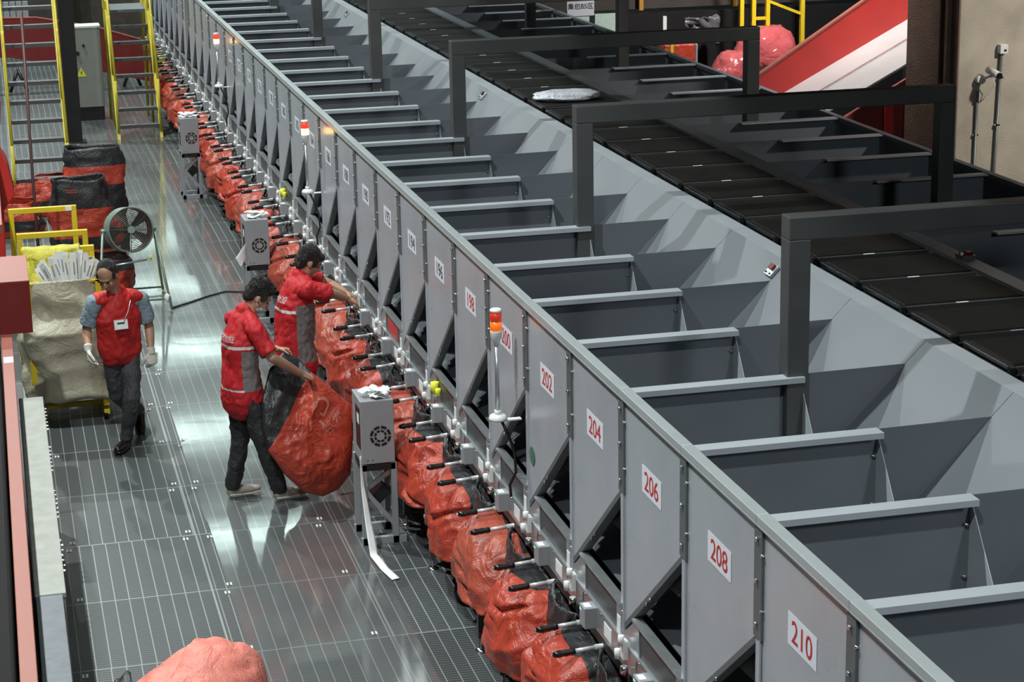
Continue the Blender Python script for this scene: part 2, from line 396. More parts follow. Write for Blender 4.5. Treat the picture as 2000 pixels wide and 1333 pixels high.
    b = mb(PAPER); b.box(A - .012, A - .010, .02, .075, 1.03, 1.12); b.build('label', r); b = mb(PAPER); b.box(A - .024, A - .022, .14, .27, .925, 1.0); b.build('label', r)
    for y in (.02, .33, .62, .91): b = mb(CHROME); b.ell((A - .024, y, 1.015), (.006, .009, .009), u=8, w=5); b.build('screw', r)
    # sensor cluster, control box, cable
    b = mb(WHITE); b.box(A - .05, A - .02, .80, .85, .96, 1.06); b.build('sensor', r, bevel=.004)
    for q in ((-.055, .815, 1.04), (-.06, .86, .95)): b = mb(WHITE); b.tube([(A + q[0], q[1], q[2] + .05), (A + q[0], q[1], q[2])], .016, 10); b.build('sensor_barrel', r)
    b = mb(CHROME); b.box(A - .03, A - .022, .775, .785, .84, 1.04); b.tube([(A - .045, .8, .93), (A - .045, .8, .89)], .02, 8); b.build('sensor_bracket', r)
    b = mb(GREYBOX); b.box(A - .085, A - .02, .42, .52, .90, 1.015); bx = b.build('control_box', r, bevel=.004)
    b = mb(PAPER); b.box(A - .075, A - .04, .44, .50, 1.0152, 1.017); b.build('box_label', bx)
    b = mb(LEDG); b.box(A - .0865, A - .0853, .50, .51, .985, .995); b.build('green_lamp', bx)
    b = mb(LEDB); b.box(A - .0865, A - .0853, .48, .49, .985, .995); b.build('blue_lamp', bx)
    b = mb(BLACKP); b.tube([(A - .04, .53, .97), (A - .05, .57, 1.0), (A - .04, .61, .99), (A - .03, .64, 1.02)], .005, 6); b.build('cable', r)
    b = mb(BLACKP); b.box(A - .015, A + .25, .0, P, .83, .89); b.build('under_channel', r)
    # the two bag bars
    for y in (.325, .665):
        b = mb(BARM); b.tube([(A + .1, y, .846), (A - .06, y, .836)], .016, 10); b.tube([(A - .06, y, .836), (A - .17, y, .828)], .0125, 10); h = b.build('bag_bar', r)
        b = mb(GRIP); pts = [(A - .165 - .017 * i, y, .829 - .0012 * i) for i in range(8)]
        b.tube(pts, [.016, .020, .017, .020, .0175, .0205, .018, .013], 12); 
        b.build('grip', h)
        b = mb(CHROME); b.tube([(A - .284, y, .8206), (A - .293, y, .82)], .008, 8); b.build('end_cap', h)
    return r
proto = make_chute()
chutes = {}
def number_plate(n, bay, parent):
    o = mb(SIGN).box(-.147, .147, -.069, .069, -.0008, 0).mesh('number_plate')
    s = place(o, 'number_plate', (0, -1, 0), (0, 0, 1), (A - .002, .485, 1.975), parent)
    t = text_mesh(str(n), .135, INKR if n >= 198 else INKB, .0006, 1.08)
    d = bpy.data.objects.new('digits', t); COL.objects.link(d); d.parent = s; d.location = (0, -.004, .001)
for n in range(-2, 34):
    c = proto if n == -2 else copy_tree(proto); c.location = (0, Yk(n), 0); num = 210 - 2 * n; chutes[n] = c
    if n <= 20 and n >= -1:
        number_plate(num, n, c)
        tag(c, 'grey steel chute bay with number %d on its front panel' % num, 'chute', 'numbered chute bays along the aisle')
    else: 
        w = {-2: 'grey chute bay nearest the lower right corner, nearer than panel 212'}.get(n) or 'dim unnumbered grey chute bay %d bays beyond panel 170' % (n - 20)
        tag(c, w, 'chute', 'unnumbered chute bays of the near side')
b = mb(GREEN); b.tube([(A - .003, .84, 1.42), (A - .0045, .84, 1.42)], .055, 24); b.build('green_sticker', chutes[4])
b = mb(REDDK); b.box(A - .006, A - .0042, .52, .64, 1.05, 1.185); b.build('red_parcel_window', chutes[1])
b = mb(PAPER); b.box(A - .006, A - .0042, .50, .52, 1.05, 1.18); b.box(A - .006, A - .0042, .14, .3, 1.04, 1.08); b.build('parcel_paper', chutes[1])
for n in (7, 15): b = mb(STRAWY); b.tube([(A - .03, .62, 1.14), (A - .03, .62, 1.06)], .03, 12); b.build('yellow_roll', chutes[n]); b = mb(STRAWY); b.tube([(A - .028, .52, 1.12), (A - .028, .52, 1.07)], .02, 12); b.build('yellow_roll', chutes[n])
for n in (9,): b = mb(INKR); b.box(A - .006, A - .0042, .2, .6, 1.05, 1.18); b.build('red_parcel_window', chutes[n])

# ------------------------------------------------------------------ far chute bays (mirror side)
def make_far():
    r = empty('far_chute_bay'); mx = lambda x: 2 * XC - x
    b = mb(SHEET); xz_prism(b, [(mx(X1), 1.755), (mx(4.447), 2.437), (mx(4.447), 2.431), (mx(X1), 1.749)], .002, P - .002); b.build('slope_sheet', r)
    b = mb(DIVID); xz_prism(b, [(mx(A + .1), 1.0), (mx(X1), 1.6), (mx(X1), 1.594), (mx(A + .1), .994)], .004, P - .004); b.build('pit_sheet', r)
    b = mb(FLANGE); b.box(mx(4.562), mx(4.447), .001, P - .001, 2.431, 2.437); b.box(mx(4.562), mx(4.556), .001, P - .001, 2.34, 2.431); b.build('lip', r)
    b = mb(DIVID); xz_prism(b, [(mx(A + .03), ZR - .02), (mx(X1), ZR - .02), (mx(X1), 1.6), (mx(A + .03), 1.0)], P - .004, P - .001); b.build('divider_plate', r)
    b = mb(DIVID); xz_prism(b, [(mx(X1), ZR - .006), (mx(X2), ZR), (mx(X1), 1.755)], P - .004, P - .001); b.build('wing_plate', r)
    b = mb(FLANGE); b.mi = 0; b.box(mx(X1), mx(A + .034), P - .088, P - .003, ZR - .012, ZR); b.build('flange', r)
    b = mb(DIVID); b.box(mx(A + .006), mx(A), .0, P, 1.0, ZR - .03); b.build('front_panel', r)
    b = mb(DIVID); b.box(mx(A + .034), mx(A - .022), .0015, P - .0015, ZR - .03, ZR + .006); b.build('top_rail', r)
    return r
fp = make_far()
for i, n in enumerate(range(2, 34)):
    c = fp if i == 0 else copy_tree(fp); c.location = (0, Yk(n - .1), 0)
    w = ('across the black belt from panel %d' % (210 - 2 * n)) if n <= 20 else 'far off, %d bays past panel 170' % (n - 20)
    tag(c, 'dark chute bay ' + w, 'chute', 'chute bays beyond the belt')

# ------------------------------------------------------------------ portal frames
def make_portal():
    r = empty('portal_frame'); w = .115; z1 = 3.135; xl, xr = 3.682, 6.395
    b = mb(DARKST); b.box(xl, xl + w, -w / 2, w / 2, 1.9, z1 - w); b.build('post', r, bevel=.006)
    b = mb(DARKST); b.box(xr - w, xr, -w / 2, w / 2, 1.9, z1 - w); b.build('post', r, bevel=.006)
    b = mb(DARKST); b.box(xl, xr, -w / 2, w / 2, z1 - w, z1); b.build('crossbar', r, bevel=.006)
    return r
pp = make_portal()
for i, (n, lab) in enumerate(((3, 'nearest dark steel portal frame over the belt, beside chute 206'), (7, 'dark steel portal frame over the belt, beside chute 198'), (11, 'dark steel portal frame over the belt, beside chute 190'),
                (15, 'dark steel portal frame over the belt, beside chute 180'), (19, 'dark steel portal frame over the belt, beside chute 172'), (23, 'farthest visible dark steel portal frame over the belt'), (27, 'dim dark portal frame behind the farthest clear one'))):
    c = pp if i == 0 else copy_tree(pp); c.location = (0, Yk(n), 0); tag(c, lab, 'portal frame', 'portal frames over the sorter')

# ------------------------------------------------------------------ belt trays
def make_tray():
    r = empty('belt_tray'); x0, x1 = 4.60, 5.375
    b = mb(BELT); b.box(x0 + .035, x1 - .03, -.245, .245, ZB - .03, ZB + .012); b.build('carrying_belt', r, bevel=.012)
    b = mb(BLACKP); b.box(x0 + .0, x1, -.27, .27, ZB - .12, ZB - .028); b.build('carriage', r, bevel=.008)
    b = mb(CHROME); b.box(x0 + .005, x0 + .014, -.24, .24, ZB - .012, ZB + .004); b.build('side_rail', r)
    b = mb(BLACKP); b.box(x0 + .014, x0 + .036, -.26, .26, ZB - .02, ZB + .008); b.box(x0, x0 + .03, -.285, -.25, ZB - .05, ZB + .01); b.build('side_cap', r, bevel=.003)
    b = mb(DARKST); b.box(x0 + .04, x1 - .03, -.275, -.250, ZB - .03, ZB + .006); b.build('end_bar', r)
    b = mb(PAPER); b.box(4.93, 5.0, -.272, -.254, ZB + .0062, ZB + .0075); b.build('small_label', r)
    return r
tp = make_tray(); TP = .622
for i in range(44):
    y = 8.35 + TP * i; c = tp if i == 0 else copy_tree(tp); c.location = (0, y, 0)
    n = int(math.floor((y - Y0) / P)); 
    tag(c, ('black belt tray, %s in the row counted from the lower right edge' % (['first', 'second', 'third'][i] if i < 3 else '%dth' % (i + 1))), 'belt tray', 'black belt trays of the sorter loop')
b = mb(BLACKP); b.box(4.57, 5.40, 7.5, 37, 2.0, 2.30); tag(b.build('conveyor_frame'), 'long black conveyor frame running under the belt trays', 'conveyor')
#%%SACKS
# ------------------------------------------------------------------ hanging sacks
CR = (.43, .052, .028); CR2 = (.40, .075, .045); CB = (.022, .022, .024)
SACKM = [two_tone('red_sack_black_back', CR, CB, ((1, 0, 0, -(A - .13)), (0, 0, 1, -.67)), .04),
         two_tone('red_sack_black_rim', CR2, CB, ((1, 0, 0, -(A - .01)), (0, 0, 1, -.72)), .04),
         two_tone('red_sack_black_corner', CR, CB, ((1, .35, 0, -(A + .07)), (.4, 0, 1, -(.62 + .4 * A))), .05)]
def sack_mesh(seed, blacktop):
    b = MB(); b.use(SACKM[seed % 3]); rnd = random.Random(seed); ph = rnd.random() * 50
    nu, nv = 84, 56; cx0 = A - .03
    lean = rnd.uniform(-.05, .05); bulge = rnd.uniform(.95, 1.12); drop = rnd.uniform(-.015, .04); k1 = rnd.uniform(.02, .05); cz = rnd.uniform(.5, .62)
    def fn(u, v):
        th = 2 * PI * u; c, s_ = math.cos(th), math.sin(th); ez = 4.5
        sx = math.copysign(abs(c) ** (2 / ez), c); sy = math.copysign(abs(s_) ** (2 / ez), s_)
        vb = .86; k = 1. if v < vb else max(0., 1 - (v - vb) / (1 - vb)); t = max(0, min(1, (v - .12) / (vb - .12)))
        z = .815 - (.435 + drop) * t
        hx = (.21 + .09 * min(1, t * 2.5)) * bulge; hy = .20 + .235 * min(1, t * 1.5) ** .6
        kt = 1.
        if v < .12: kt = v / .12; t = 0; z = .815
        x = cx0 + .07 - .06 * t + sx * hx * k ** .5 * kt; y = .495 + lean * t + sy * hy * k ** .5 * kt
        p = V((x * 2.4 + ph, y * 2.2 + z * .8, z * 1.3))
        r1 = abs(noise.noise(p * 1.3)); r2 = abs(noise.noise(p * 2.9 + V((9, 2, 4)))); r3 = abs(noise.noise(p * 6.5))
        d = .055 - .11 * r1 - .05 * r2 - .018 * r3
        d += k1 * (abs(math.sin(y * 16 + ph + z * 5 * (y - .5))) - .5) * max(0, 1 - t * .8)
        # a diagonal crease across the belly and pinched lower corners
        e = (z - cz) + .5 * (y - .5) * (1 if seed % 2 else -1); d -= .045 * math.exp(-(e / .018) ** 2) * (1 if t > .1 else 0)
        d *= (.35 + min(.65, t * 3)) * (k if v > vb else 1)
        if t < .15: z -= (.05 * max(0, math.cos(min(1, abs(y - .495) / .2) * PI / 2)) ** .7 + .03 * r2) * (1 - t / .15)
        if v >= vb: z -= .02 * (1 - k) + .03 * r2
        return (x + d * sx, y + d * sy * .55, z)
    rows = b.grid(fn, nu, nv, True)
    me = b.mesh('sack')
    return me
smesh = [sack_mesh(i, i % 2 == 0) for i in range(6)]
side_desc = ['with a black drawn-in mouth', 'bulging and wrinkled', 'with a dark folded rim', 'hanging slack', 'with a creased belly', 'with deep folds']
for n in range(-1, 30):
    if n == 9: pass
    o = bpy.data.objects.new('hanging_sack', smesh[(n * 5 + 3) % 6]); COL.objects.link(o); o.location = (random.uniform(-.02, .01), Yk(n), 0)
    if n <= 20: lab = 'orange red sack hung on the bars below panel %d' % (210 - 2 * n)
    else: lab = 'dim red sack on the bars %d places beyond the one under panel 170' % (n - 20)
    tag(o, lab, 'sack', 'red sacks hanging along the chute line'); o.rotation_euler = (0, 0, 0)
# black folds of the sack mouths under the beam, one per sack
def fold_mesh(seed):
    b = mb(BLACKF); rn = random.Random(seed); ph = rn.random() * 9
    b.grid(lambda u, v: (A - .035 - .10 * math.sin(PI * u) * (.5 + .5 * v) + .03 * noise.noise(V((u * 5, v * 4, ph))), .70 + .50 * u, .86 - (.26 * math.sin(PI * u) + .02) * v - .03 * math.sin(u * PI) + .03 * noise.noise(V((u * 4 + 5, v * 3, ph)))), 20, 8)
    return b.mesh('mouth_fold')
fm = [fold_mesh(i) for i in range(3)]
for o in [o for o in COL.objects if o.name.startswith('hanging_sack')]:
    k = bpy.data.objects.new('mouth_fold', fm[random.randrange(3)]); COL.objects.link(k); k.parent = o
    m_ = k.modifiers.new('s', 'SOLIDIFY'); m_.thickness = .006

# ------------------------------------------------------------------ benches under the sacks
def bench(y0, y1, label, casters=False, z=.375, x0=2.60):
    r = empty('low_bench', label, 'bench', (0, y0, 0), 'low grey benches under the sacks'); L = y1 - y0
    b = mb(GREYBOX); b.box(x0, x0 + .62, 0, L, z - .025, z); b.build('bench_top', r, bevel=.004)
    b = mb(DARKST); b.box(x0 + .02, x0 + .06, .02, L - .02, z - .075, z - .025); b.box(x0 + .56, x0 + .6, .02, L - .02, z - .075, z - .025); b.build('apron', r)
    for yy in (.06, L - .1):
        for xx in (x0 + .02, x0 + .56):
            b = mb(DARKST); b.box(xx, xx + .045, yy, yy + .045, .085, z - .03); l = b.build('leg', r)
            if casters:
                b = mb(BLACKR); b.tube([(xx + .005, yy + .02, .035), (xx + .035, yy + .02, .035)], .035, 16); b.build('caster', l)
                b = mb(CHROME); b.box(xx + .0, xx + .006, yy, yy + .04, .03, .09); b.box(xx + .036, xx + .042, yy, yy + .04, .03, .09); b.build('caster_fork', l)
            else:
                b = mb(CHROME); b.tube([(xx + .022, yy + .022, .012), (xx + .022, yy + .022, .09)], .007, 8); b.tube([(xx + .022, yy + .022, 0), (xx + .022, yy + .022, .012), (xx + .022, yy + .022, .02)], [.045, .04, .01], 18); b.build('foot', l)
    return r
bench(8.6, 11.15, 'grey low bench on black legs at the bottom edge')
bench(11.55, 13.15, 'grey low bench on round steel feet beneath sack 202')
bench(13.9, 16.6, 'grey low bench just beyond the nearest power box')
bench(17.0, 19.6, 'grey low bench behind the worker in the trough')
bench(21.5, 24.9, 'grey low bench on small casters past the second power box', True)

# ------------------------------------------------------------------ signal towers
def tower(y, lit, label, z=1.56):
    x = A - .13; r = empty('signal_tower', label, 'signal tower', (x, y, z), 'signal towers on the chute fronts')
    b = mb(WHITE); b.tube([(0, 0, -.0), (0, 0, .012), (0, 0, .03), (0, 0, .036)], [.055, .055, .045, .02], 24); b.tube([(0, 0, .03), (0, 0, .06)], .02, 16); b.build('base', r)
    b = mb(WHITE); b.box(0, .14, -.02, .02, -.008, 0); b.build('bracket', r)
    b = mb(ALU); b.tube([(0, 0, .05), (0, 0, .455)], .013, 16); b.build('pole', r)
    b = mb(WHITE); b.tube([(0, 0, .45), (0, 0, .48), (0, 0, .50), (0, 0, .54), (0, 0, .545)], [.014, .018, .034, .036, .036], 24); b.build('socket', r)
    b = mb(LEDYL if lit else LEDO); b.tube([(0, 0, .545), (0, 0, .602)], .035, 28); b.build('amber_lens', r)
    b = mb(LEDRL if lit else LEDR); b.tube([(0, 0, .602), (0, 0, .66)], .035, 28); b.build('red_lens', r)
    b = mb(WHITE); b.tube([(0, 0, .66), (0, 0, .672), (0, 0, .678)], [.037, .036, .028], 28); b.build('cap', r)
    b = mb(BLACKP); b.tube([(.02, 0, -.004), (.06, -.01, -.1), (.09, -.03, -.2), (.1, -.02, -.33), (.07, .02, -.42), (.08, .03, -.5)], .009, 8); b.build('cable', r)
tower(11.40, False, 'unlit red and orange signal tower beside number 200')
tower(18.80, True, 'glowing amber signal tower beside number 184')
tower(26.15, True, 'small glowing amber signal tower in the distance near the top')

# ------------------------------------------------------------------ power boxes on stands
def powerbox(x, y, label, paper=True, s=1.):
    r = empty('power_box', label, 'power box', (x, y, 0), 'grey power boxes on stands'); W, D, z0, z1 = .235, .34, .60, 1.06
    b = mb(GREYBOX); b.box(0, W, 0, D, z0, z1); bx = b.build('cabinet', r, bevel=.005)
    b = mb(BLACKP)
    for i in range(8):
        a0 = 2 * PI * i / 8 + .09; a1 = a0 + .62
        for ra, rb in ((.030, .046), (.056, .076)):
            if ra < .05 and i % 2: pass
            pts = [(W * .58 + math.cos(a) * rr, -.0012, .80 + math.sin(a) * rr) for rr, ar in ((rb, (a0, (a0 + a1) / 2, a1)), (ra, (a1, (a0 + a1) / 2, a0))) for a in ar]
            b.prism(pts, (0, .001, 0))
    b.build('vent_slots', bx)
    b = mb(BLACKP); b.box(-.002, 0, .03, .20, .70, 1.0); b.build('side_screen', bx)
    b = mb(PAPER); b.box(-.003, -.002, .06, .14, .88, .95); b.build('screen_label', bx)
    for q in (.04, .075): b = mb(CHROME); b.tube([(q, -.003, .63), (q, 0, .63)], .006, 8); b.build('screw', bx)
    b = mb(BLACKP); b.box(0, W, 0, D, z0 - .05, z0 - .004); b.build('lower_tray', r)
    for (lx, ly) in ((-.01, .0), (W - .03, 0), (-.01, D - .04), (W - .03, D - .04)):
        b = mb(GREYBOX); b.box(lx, lx + .04, ly, ly + .04, .0, z0 - .003); b.build('leg', r)
    for yy in (0, D - .04): b = mb(GREYBOX); b.box(-.02, .30, yy, yy + .04, .0, .05); b.build('foot_rail', r)
    b = mb(GREYBOX); b.prism([(.03, .005, .36), (.25, .005, .07), (.29, .005, .07), (.03, .005, .41)], (0, .025, 0)); b.build('brace', r)
    b = mb(ALU); b.prism([(.03, .05, .42), (W, .05, .56), (W, .05, .52), (.03, .05, .38)], (0, .02, 0)); b.build('strut', r)
    b = mb(BLACKP); b.prism([(.07, .07, .34), (.15, .07, .42), (.22, .07, .36), (.13, .07, .28)], (0, .12, 0)); b.build('adapter', r)
    if paper:
        for i in range(9):
            b = mb(PAPER); a = random.uniform(-.7, .7); w_, h_ = random.uniform(.05, .09), random.uniform(.02, .04); cx, cy = random.uniform(.05, W - .05), random.uniform(.05, D - .12); zz = z1 + .004 + .006 * i
            M_ = Matrix.Translation((x + cx, y + cy, zz)) @ Matrix.Rotation(a, 4, 'Z')
            b.grid(lambda u, v: ((u - .5) * 2 * w_, (v - .5) * 2 * h_, .012 * math.sin(u * 5 + i) + .008 * v), 8, 3)
            o = b.build('paper_slip'); o.matrix_world = M_; so = o.modifiers.new('s', 'SOLIDIFY'); so.thickness = .001
            tag(o, 'crumpled white label slip on top of the %s power box' % label.split()[0], 'paper', 'paper slips on the power boxes')
powerbox(2.275, 13.65, 'nearest grey power box on a stand beside the sacks')
powerbox(2.275, 20.15, 'middle grey power box on a stand behind the workers')
powerbox(2.275, 26.95, 'farthest grey power box on a stand down the aisle')
b = mb(PAPER)
def strip(u, v):
    t = v; pts = [(2.262, 13.66, .66), (2.258, 13.60, .45), (2.262, 13.48, .22), (2.27, 13.36, .03), (2.30, 13.13, .012), (2.34, 12.93, .008)]
    q = t * 5; i = min(4, int(q)); fr = q - i; a = V(pts[i]).lerp(V(pts[i + 1]), fr); w = .012 + .045 * min(1, t * 2)
    return a + V((w * (u - .2), .02 * u, .0 if t > .6 else .0))
b.grid(strip, 4, 30); o = b.build('paper_ribbon'); o.modifiers.new('s', 'SOLIDIFY').thickness = .001
tag(o, 'long white label paper ribbon trailing from power box to floor', 'paper ribbon')
b = mb(PAPER); b.grid(lambda u, v: (2.27 - .12 * v * (1 - .5 * u), 20.1 - .08 * v, .84 - .12 * u * (1 - .3 * v) - .13 * v + .01 * math.sin(6 * u)), 8, 8); o = b.build('paper_strip'); o.modifiers.new('s', 'SOLIDIFY').thickness = .001
tag(o, 'white label paper sticking out of the middle power box', 'paper strip')
#%%LEFT
# ------------------------------------------------------------------ left foreground: ledge, beam, red box
r = empty('dusty_ledge', 'white dusty ledge with a bare galvanised end at left', 'ledge', (0, 9, 0))
b = mb(mat('chalky_white', (.31, .315, .285), .7, 0, .14, 8)); b.box(-.02, .150, 1.79, 5.68, .97, 1.0); b.box(-.016, .146, 1.81, 5.66, .0, .97); b.build('white_cover', r, bevel=.004)
b = mb(GALV); b.box(-.012, .132, .0, 1.785, 0, .995); b.build('galvanised_section', r, bevel=.003)
for i in range(46):
    if i % 11 < 4: continue
    b = mb(WHITE); y = 1.82 + i * .083; b.ell((.152 + random.uniform(0, .008), y, .99), (random.uniform(.006, .013), random.uniform(.008, .016), .006), u=7, w=4); b.build('mortar_bead', r)
b = mb(PINK); b.box(-.110, -.030, 8.4, 16.7, 1.22, 1.30); bo = b.build('guard_beam', bevel=.004); tag(bo, 'long faded red steel beam along the left edge', 'beam')
b = mb(WHITE); b.box(-.102, -.034, 14.56, 14.72, 1.30, 1.302); b.build('white_tape', bo)
b = mb(PINK); b.box(-.115, -.04, 17.55, 22.2, 1.62, 1.70); bo = b.build('guard_beam', bevel=.004); tag(bo, 'far length of faded red beam above the red box', 'beam')
b = mb(PINK); b.box(-.23, .124, 15.38, 16.27, 1.694, 1.7); b.use(REDDK); b.box(-.23, .124, 15.38, 16.27, 1.30, 1.694); o = b.build('red_box', bevel=.004); tag(o, 'red steel box with pale top fixed beside the left beam', 'box')
b = mb(BLACKR); b.box(-1.2, -.13, 8.4, 16.6, 0, 1.2); o = b.build('machine_side', bevel=.02); tag(o, 'machine flank blackened for shade, left of the faded red beam', 'machine')  # black stands in for the shade beside the beam
b = mb(REDP); b.prism([(-.02, 21, 1.15), (.10, 21, 1.30), (.05, 21, 1.62), (-.02, 21, 1.75), (-.35, 21, 1.6), (-.35, 21, 0), (-.06, 21, 0)], (0, .5, 0)); b.use(PINK); b.prism([(-.02, 20.98, 1.75), (.04, 20.98, 2.25), (-.03, 20.98, 2.3), (-.10, 20.98, 1.80)], (0, .06, 0)); o = b.build('red_machine_corner', bevel=.01); tag(o, 'bright red machine corner at the upper left edge', 'machine')

# ------------------------------------------------------------------ yellow trolleys with tarpaulin bin
def trolley(y0, xl, xr, yb, front, label, grp='nested yellow trolleys'):
    r = empty('yellow_trolley', label, 'trolley', (0, 0, 0), grp); w = .05; zt = 1.33
    for x in (xl, xr - w): b = mb(YEL); b.box(x, x + w, y0, y0 + w, .09, zt - w); b.build('handle_post', r, bevel=.004)
    b = mb(YEL); b.box(xl, xr, y0, y0 + w, zt - w, zt); b.build('handle_bar', r, bevel=.004)
    b = mb(YEL); b.box(xl, xl + w, yb, y0, .05, .09); b.box(xr - w, xr, yb, y0, .05, .09); b.box(xl, xr, yb + .3, yb + .3 + w, .05, .09); b.build('base_frame', r, bevel=.004)
    for x in (xl + .02, xr - .05):
        for y in (yb + .02, y0): b = mb(BLACKR); b.tube([(x, y + .02, .045), (x + .03, y + .02, .045)], .045, 14); b.build('caster', r)
    if front:
        for x in (xl, xr - w): b = mb(YEL); b.box(x, x + w, yb, yb + w, .13, 1.235); b.build('front_post', r, bevel=.004)
        b = mb(YEL); b.box(xl, xr, yb, yb + .03, 1.215, 1.235); b.box(xl, xl + .03, yb, y0, 1.20, 1.225); b.box(xr - .03, xr, yb, y0, 1.20, 1.225); b.build('top_frame', r, bevel=.003)
    return r
trolley(20.1, .018, .66, 19.2, False, 'yellow trolley with a square handle, rearmost of three nested')
trolley(18.9, .072, .705, 18.35, False, 'yellow trolley handle in the middle of the nested three')
tr = trolley(18.2, .096, .725, 17.28, True, 'front yellow trolley carrying the cream tarpaulin bin')
b = mb(PAPER); b.box(.555, .615, 20.097, 20.099, 1.285, 1.325); b.build('white_sticker', [o for o in COL.objects if o.name.startswith('yellow_trolley')][0])
# tarpaulin bin liner
b = mb(TARP)
def liner(u, v):
    th = 2 * PI * u; c, s_ = math.cos(th), math.sin(th)
    sx = math.copysign(abs(c) ** .35, c); sy = math.copysign(abs(s_) ** .35, s_)
    k = 1 if v < .82 else 1 - ((v - .82) / .18) ** 1.5 * .9
    sag = .13 * math.sin(PI * min(1, v * .95)) ** 1.2
    x = .41 + sx * (.318 + sag * (.4 + .9 * (c > 0))) * k; y = 17.74 + sy * (.47 + sag * .6) * k
    z = 1.245 - 1.06 * min(1, v / .85) - .02 * max(0, v - .85)
    p = V((x * 2.2, y * 2.2, z * 1.6)); d = (.05 - abs(noise.noise(p * 1.2 + V((z * 1.5, 0, 0)))) * .20 - abs(noise.noise(p * 3.1)) * .06) * min(1, v * 3) * (k if v > .82 else 1)
    z += .09 * noise.noise(V((x * 3, y * 3, 7))) * v
    return (x + sx * d, y + sy * d, z)
b.grid(liner, 130, 80, True); o = b.build('tarpaulin_bin'); m_ = o.modifiers.new('s', 'SOLIDIFY'); m_.thickness = .004
tag(o, 'cream tarpaulin bin liner sagging inside the front yellow trolley', 'tarpaulin bin')
# yellow woven cloth draped over third handle
b = mb(YTARP)
def drape(u, v):
    x = .10 + .50 * u; zt = 1.345; wdt = 1 - .55 * v * (u)
    if v < .12: return (x, 18.255 - .07 * v / .12, zt + .004 * math.sin(u * 20))
    t = (v - .12) / .88; ln = .46 * (1 - .62 * max(0, u - .15) ** 1.3)
    p = V((u * 4, t * 3, 2)); d = .05 * noise.noise(p) + .04 * abs(noise.noise(p * 2))
    return (x + .05 * t * noise.noise(p + V((3, 3, 3))), 18.175 - .22 * t - d, zt - ln * t * (.9))
b.grid(drape, 26, 26); o = b.build('yellow_cloth'); o.modifiers.new('s', 'SOLIDIFY').thickness = .004
tag(o, 'crumpled yellow woven cloth draped over the front trolley handle', 'cloth')
b = mb(YTARP); b.grid(lambda u, v: (.16 + .52 * u, 18.14 - .12 * v + .03 * noise.noise(V((u * 4, v * 4, 1))), 1.30 - .34 * v - .1 * u * (1 - v)), 18, 12); o = b.build('yellow_cloth'); o.modifiers.new('s', 'SOLIDIFY').thickness = .004
tag(o, 'yellow woven lining hanging behind the waste paper', 'cloth')
# papers fanned in the bin
for i in range(26):
    t = i / 25; x = .30 + .36 * t + random.uniform(-.01, .01); a = -.5 + .9 * t + random.uniform(-.12, .12)
    h = .19 + .08 * math.sin(t * PI) + random.uniform(-.02, .02); y = 17.62 + random.uniform(-.1, .1)
    b = mb(PAPER); b.prism([(-.022, 0, 0), (.022, 0, 0), (.024, .01, h), (-.020, .01, h + random.uniform(-.01, .01))], (0, .0012, 0))
    b.use(GREYBOX); b.prism([(-.006, -.001, h * .35), (.006, -.001, h * .35), (.006, .006, h * .75), (-.006, .006, h * .75)], (0, .0005, 0))
    o = b.build('paper_backing_strip'); o.matrix_world = Matrix.Translation((x, y, 1.14)) @ Matrix.Rotation(a, 4, 'Y') @ Matrix.Rotation(random.uniform(-.4, .4), 4, 'Z')
    tag(o, 'white label backing strip fanned out of the tarpaulin bin', 'paper', 'label backing strips in the bin')

# ------------------------------------------------------------------ drum fan
r = empty('drum_fan', 'green industrial drum fan on a tube stand', 'fan', (1.21, 21.6, 0)); ax = V((.18, -.96, .18)).normalized(); c = V((0, -.25, .80))
b = mb(FANG); a_ = [c - ax * .12 + ax * t for t in (0, .01, .22, .24)]
b.tube(a_, [.235, .232, .232, .238], 44, cap=False); b.tube([a_[3], a_[3] - ax * .004, a_[2]], [.236, .230, .224], 44, cap=False)
o = b.build('drum', r); o.modifiers.new('s', 'SOLIDIFY').thickness = .006
b = mb(WIRE)
for i in range(11): b.ring(a_[3] + ax * .005, ax, .045 + i * .0175, .0034, 40, 5)
sd = ax.cross(V((0, 0, 1))).normalized(); uu = sd.cross(ax)
for i in range(4):
    d = sd * math.cos(i * PI / 4 + .1) + uu * math.sin(i * PI / 4 + .1); b.tube([a_[3] + ax * .004 - d * .23, a_[3] + ax * .004 + d * .23], .003, 6)
b.build('front_guard', r)
b = mb(FANG); b.tube([a_[3] + ax * .0, a_[3] + ax * .012], .038, 24); b.build('guard_hub', r)
b = mb(BLACKP); b.tube([a_[3] - ax * .012, a_[3] - ax * .10, a_[1]], [.223, .222, .222], 44, cap=False); b.build('dark_inner_sleeve', r)  # black sleeve added to darken the drum's inside
for i in range(5):
    d = sd * math.cos(i * 2 * PI / 5) + uu * math.sin(i * 2 * PI / 5); e = ax.cross(d)
    b = mb(BLACKP); b.prism([c + d * .04 - e * .02, c + d * .21 - e * .05, c + d * .21 + e * .06, c + d * .04 + e * .02], ax * .012); b.build('blade', r)
b = mb(BLACKP); b.tube([c - ax * .1, c + ax * .05], .05, 20); b.build('motor', r)
for s_, nm in ((-1, 'l'), (1, 'r')):
    x = s_ * .262
    top = V((x, -.25, .80)); b = mb(FANG)
    b.tube([top, V((x * 1.15, -.10 - .02, .35)), V((x * 1.35, .30 + .2 * 0, 0.016))], .013, 10); b.build('stand_leg', r)
    b = mb(FANG); b.tube([top + V((0, .02, -.03)), V((x * 1.3, -.62 + .2, .2)), V((x * 1.42, .10 - .62 + .35, .0))] if 0 else [top, V((x * 1.4, -.62, .016))], .013, 10); b.build('stand_leg', r)
    b = mb(FANG); b.tube([top - V((s_ * .03, 0, 0)), top + V((s_ * .02, 0, 0))], .022, 12); b.build('pivot', r)
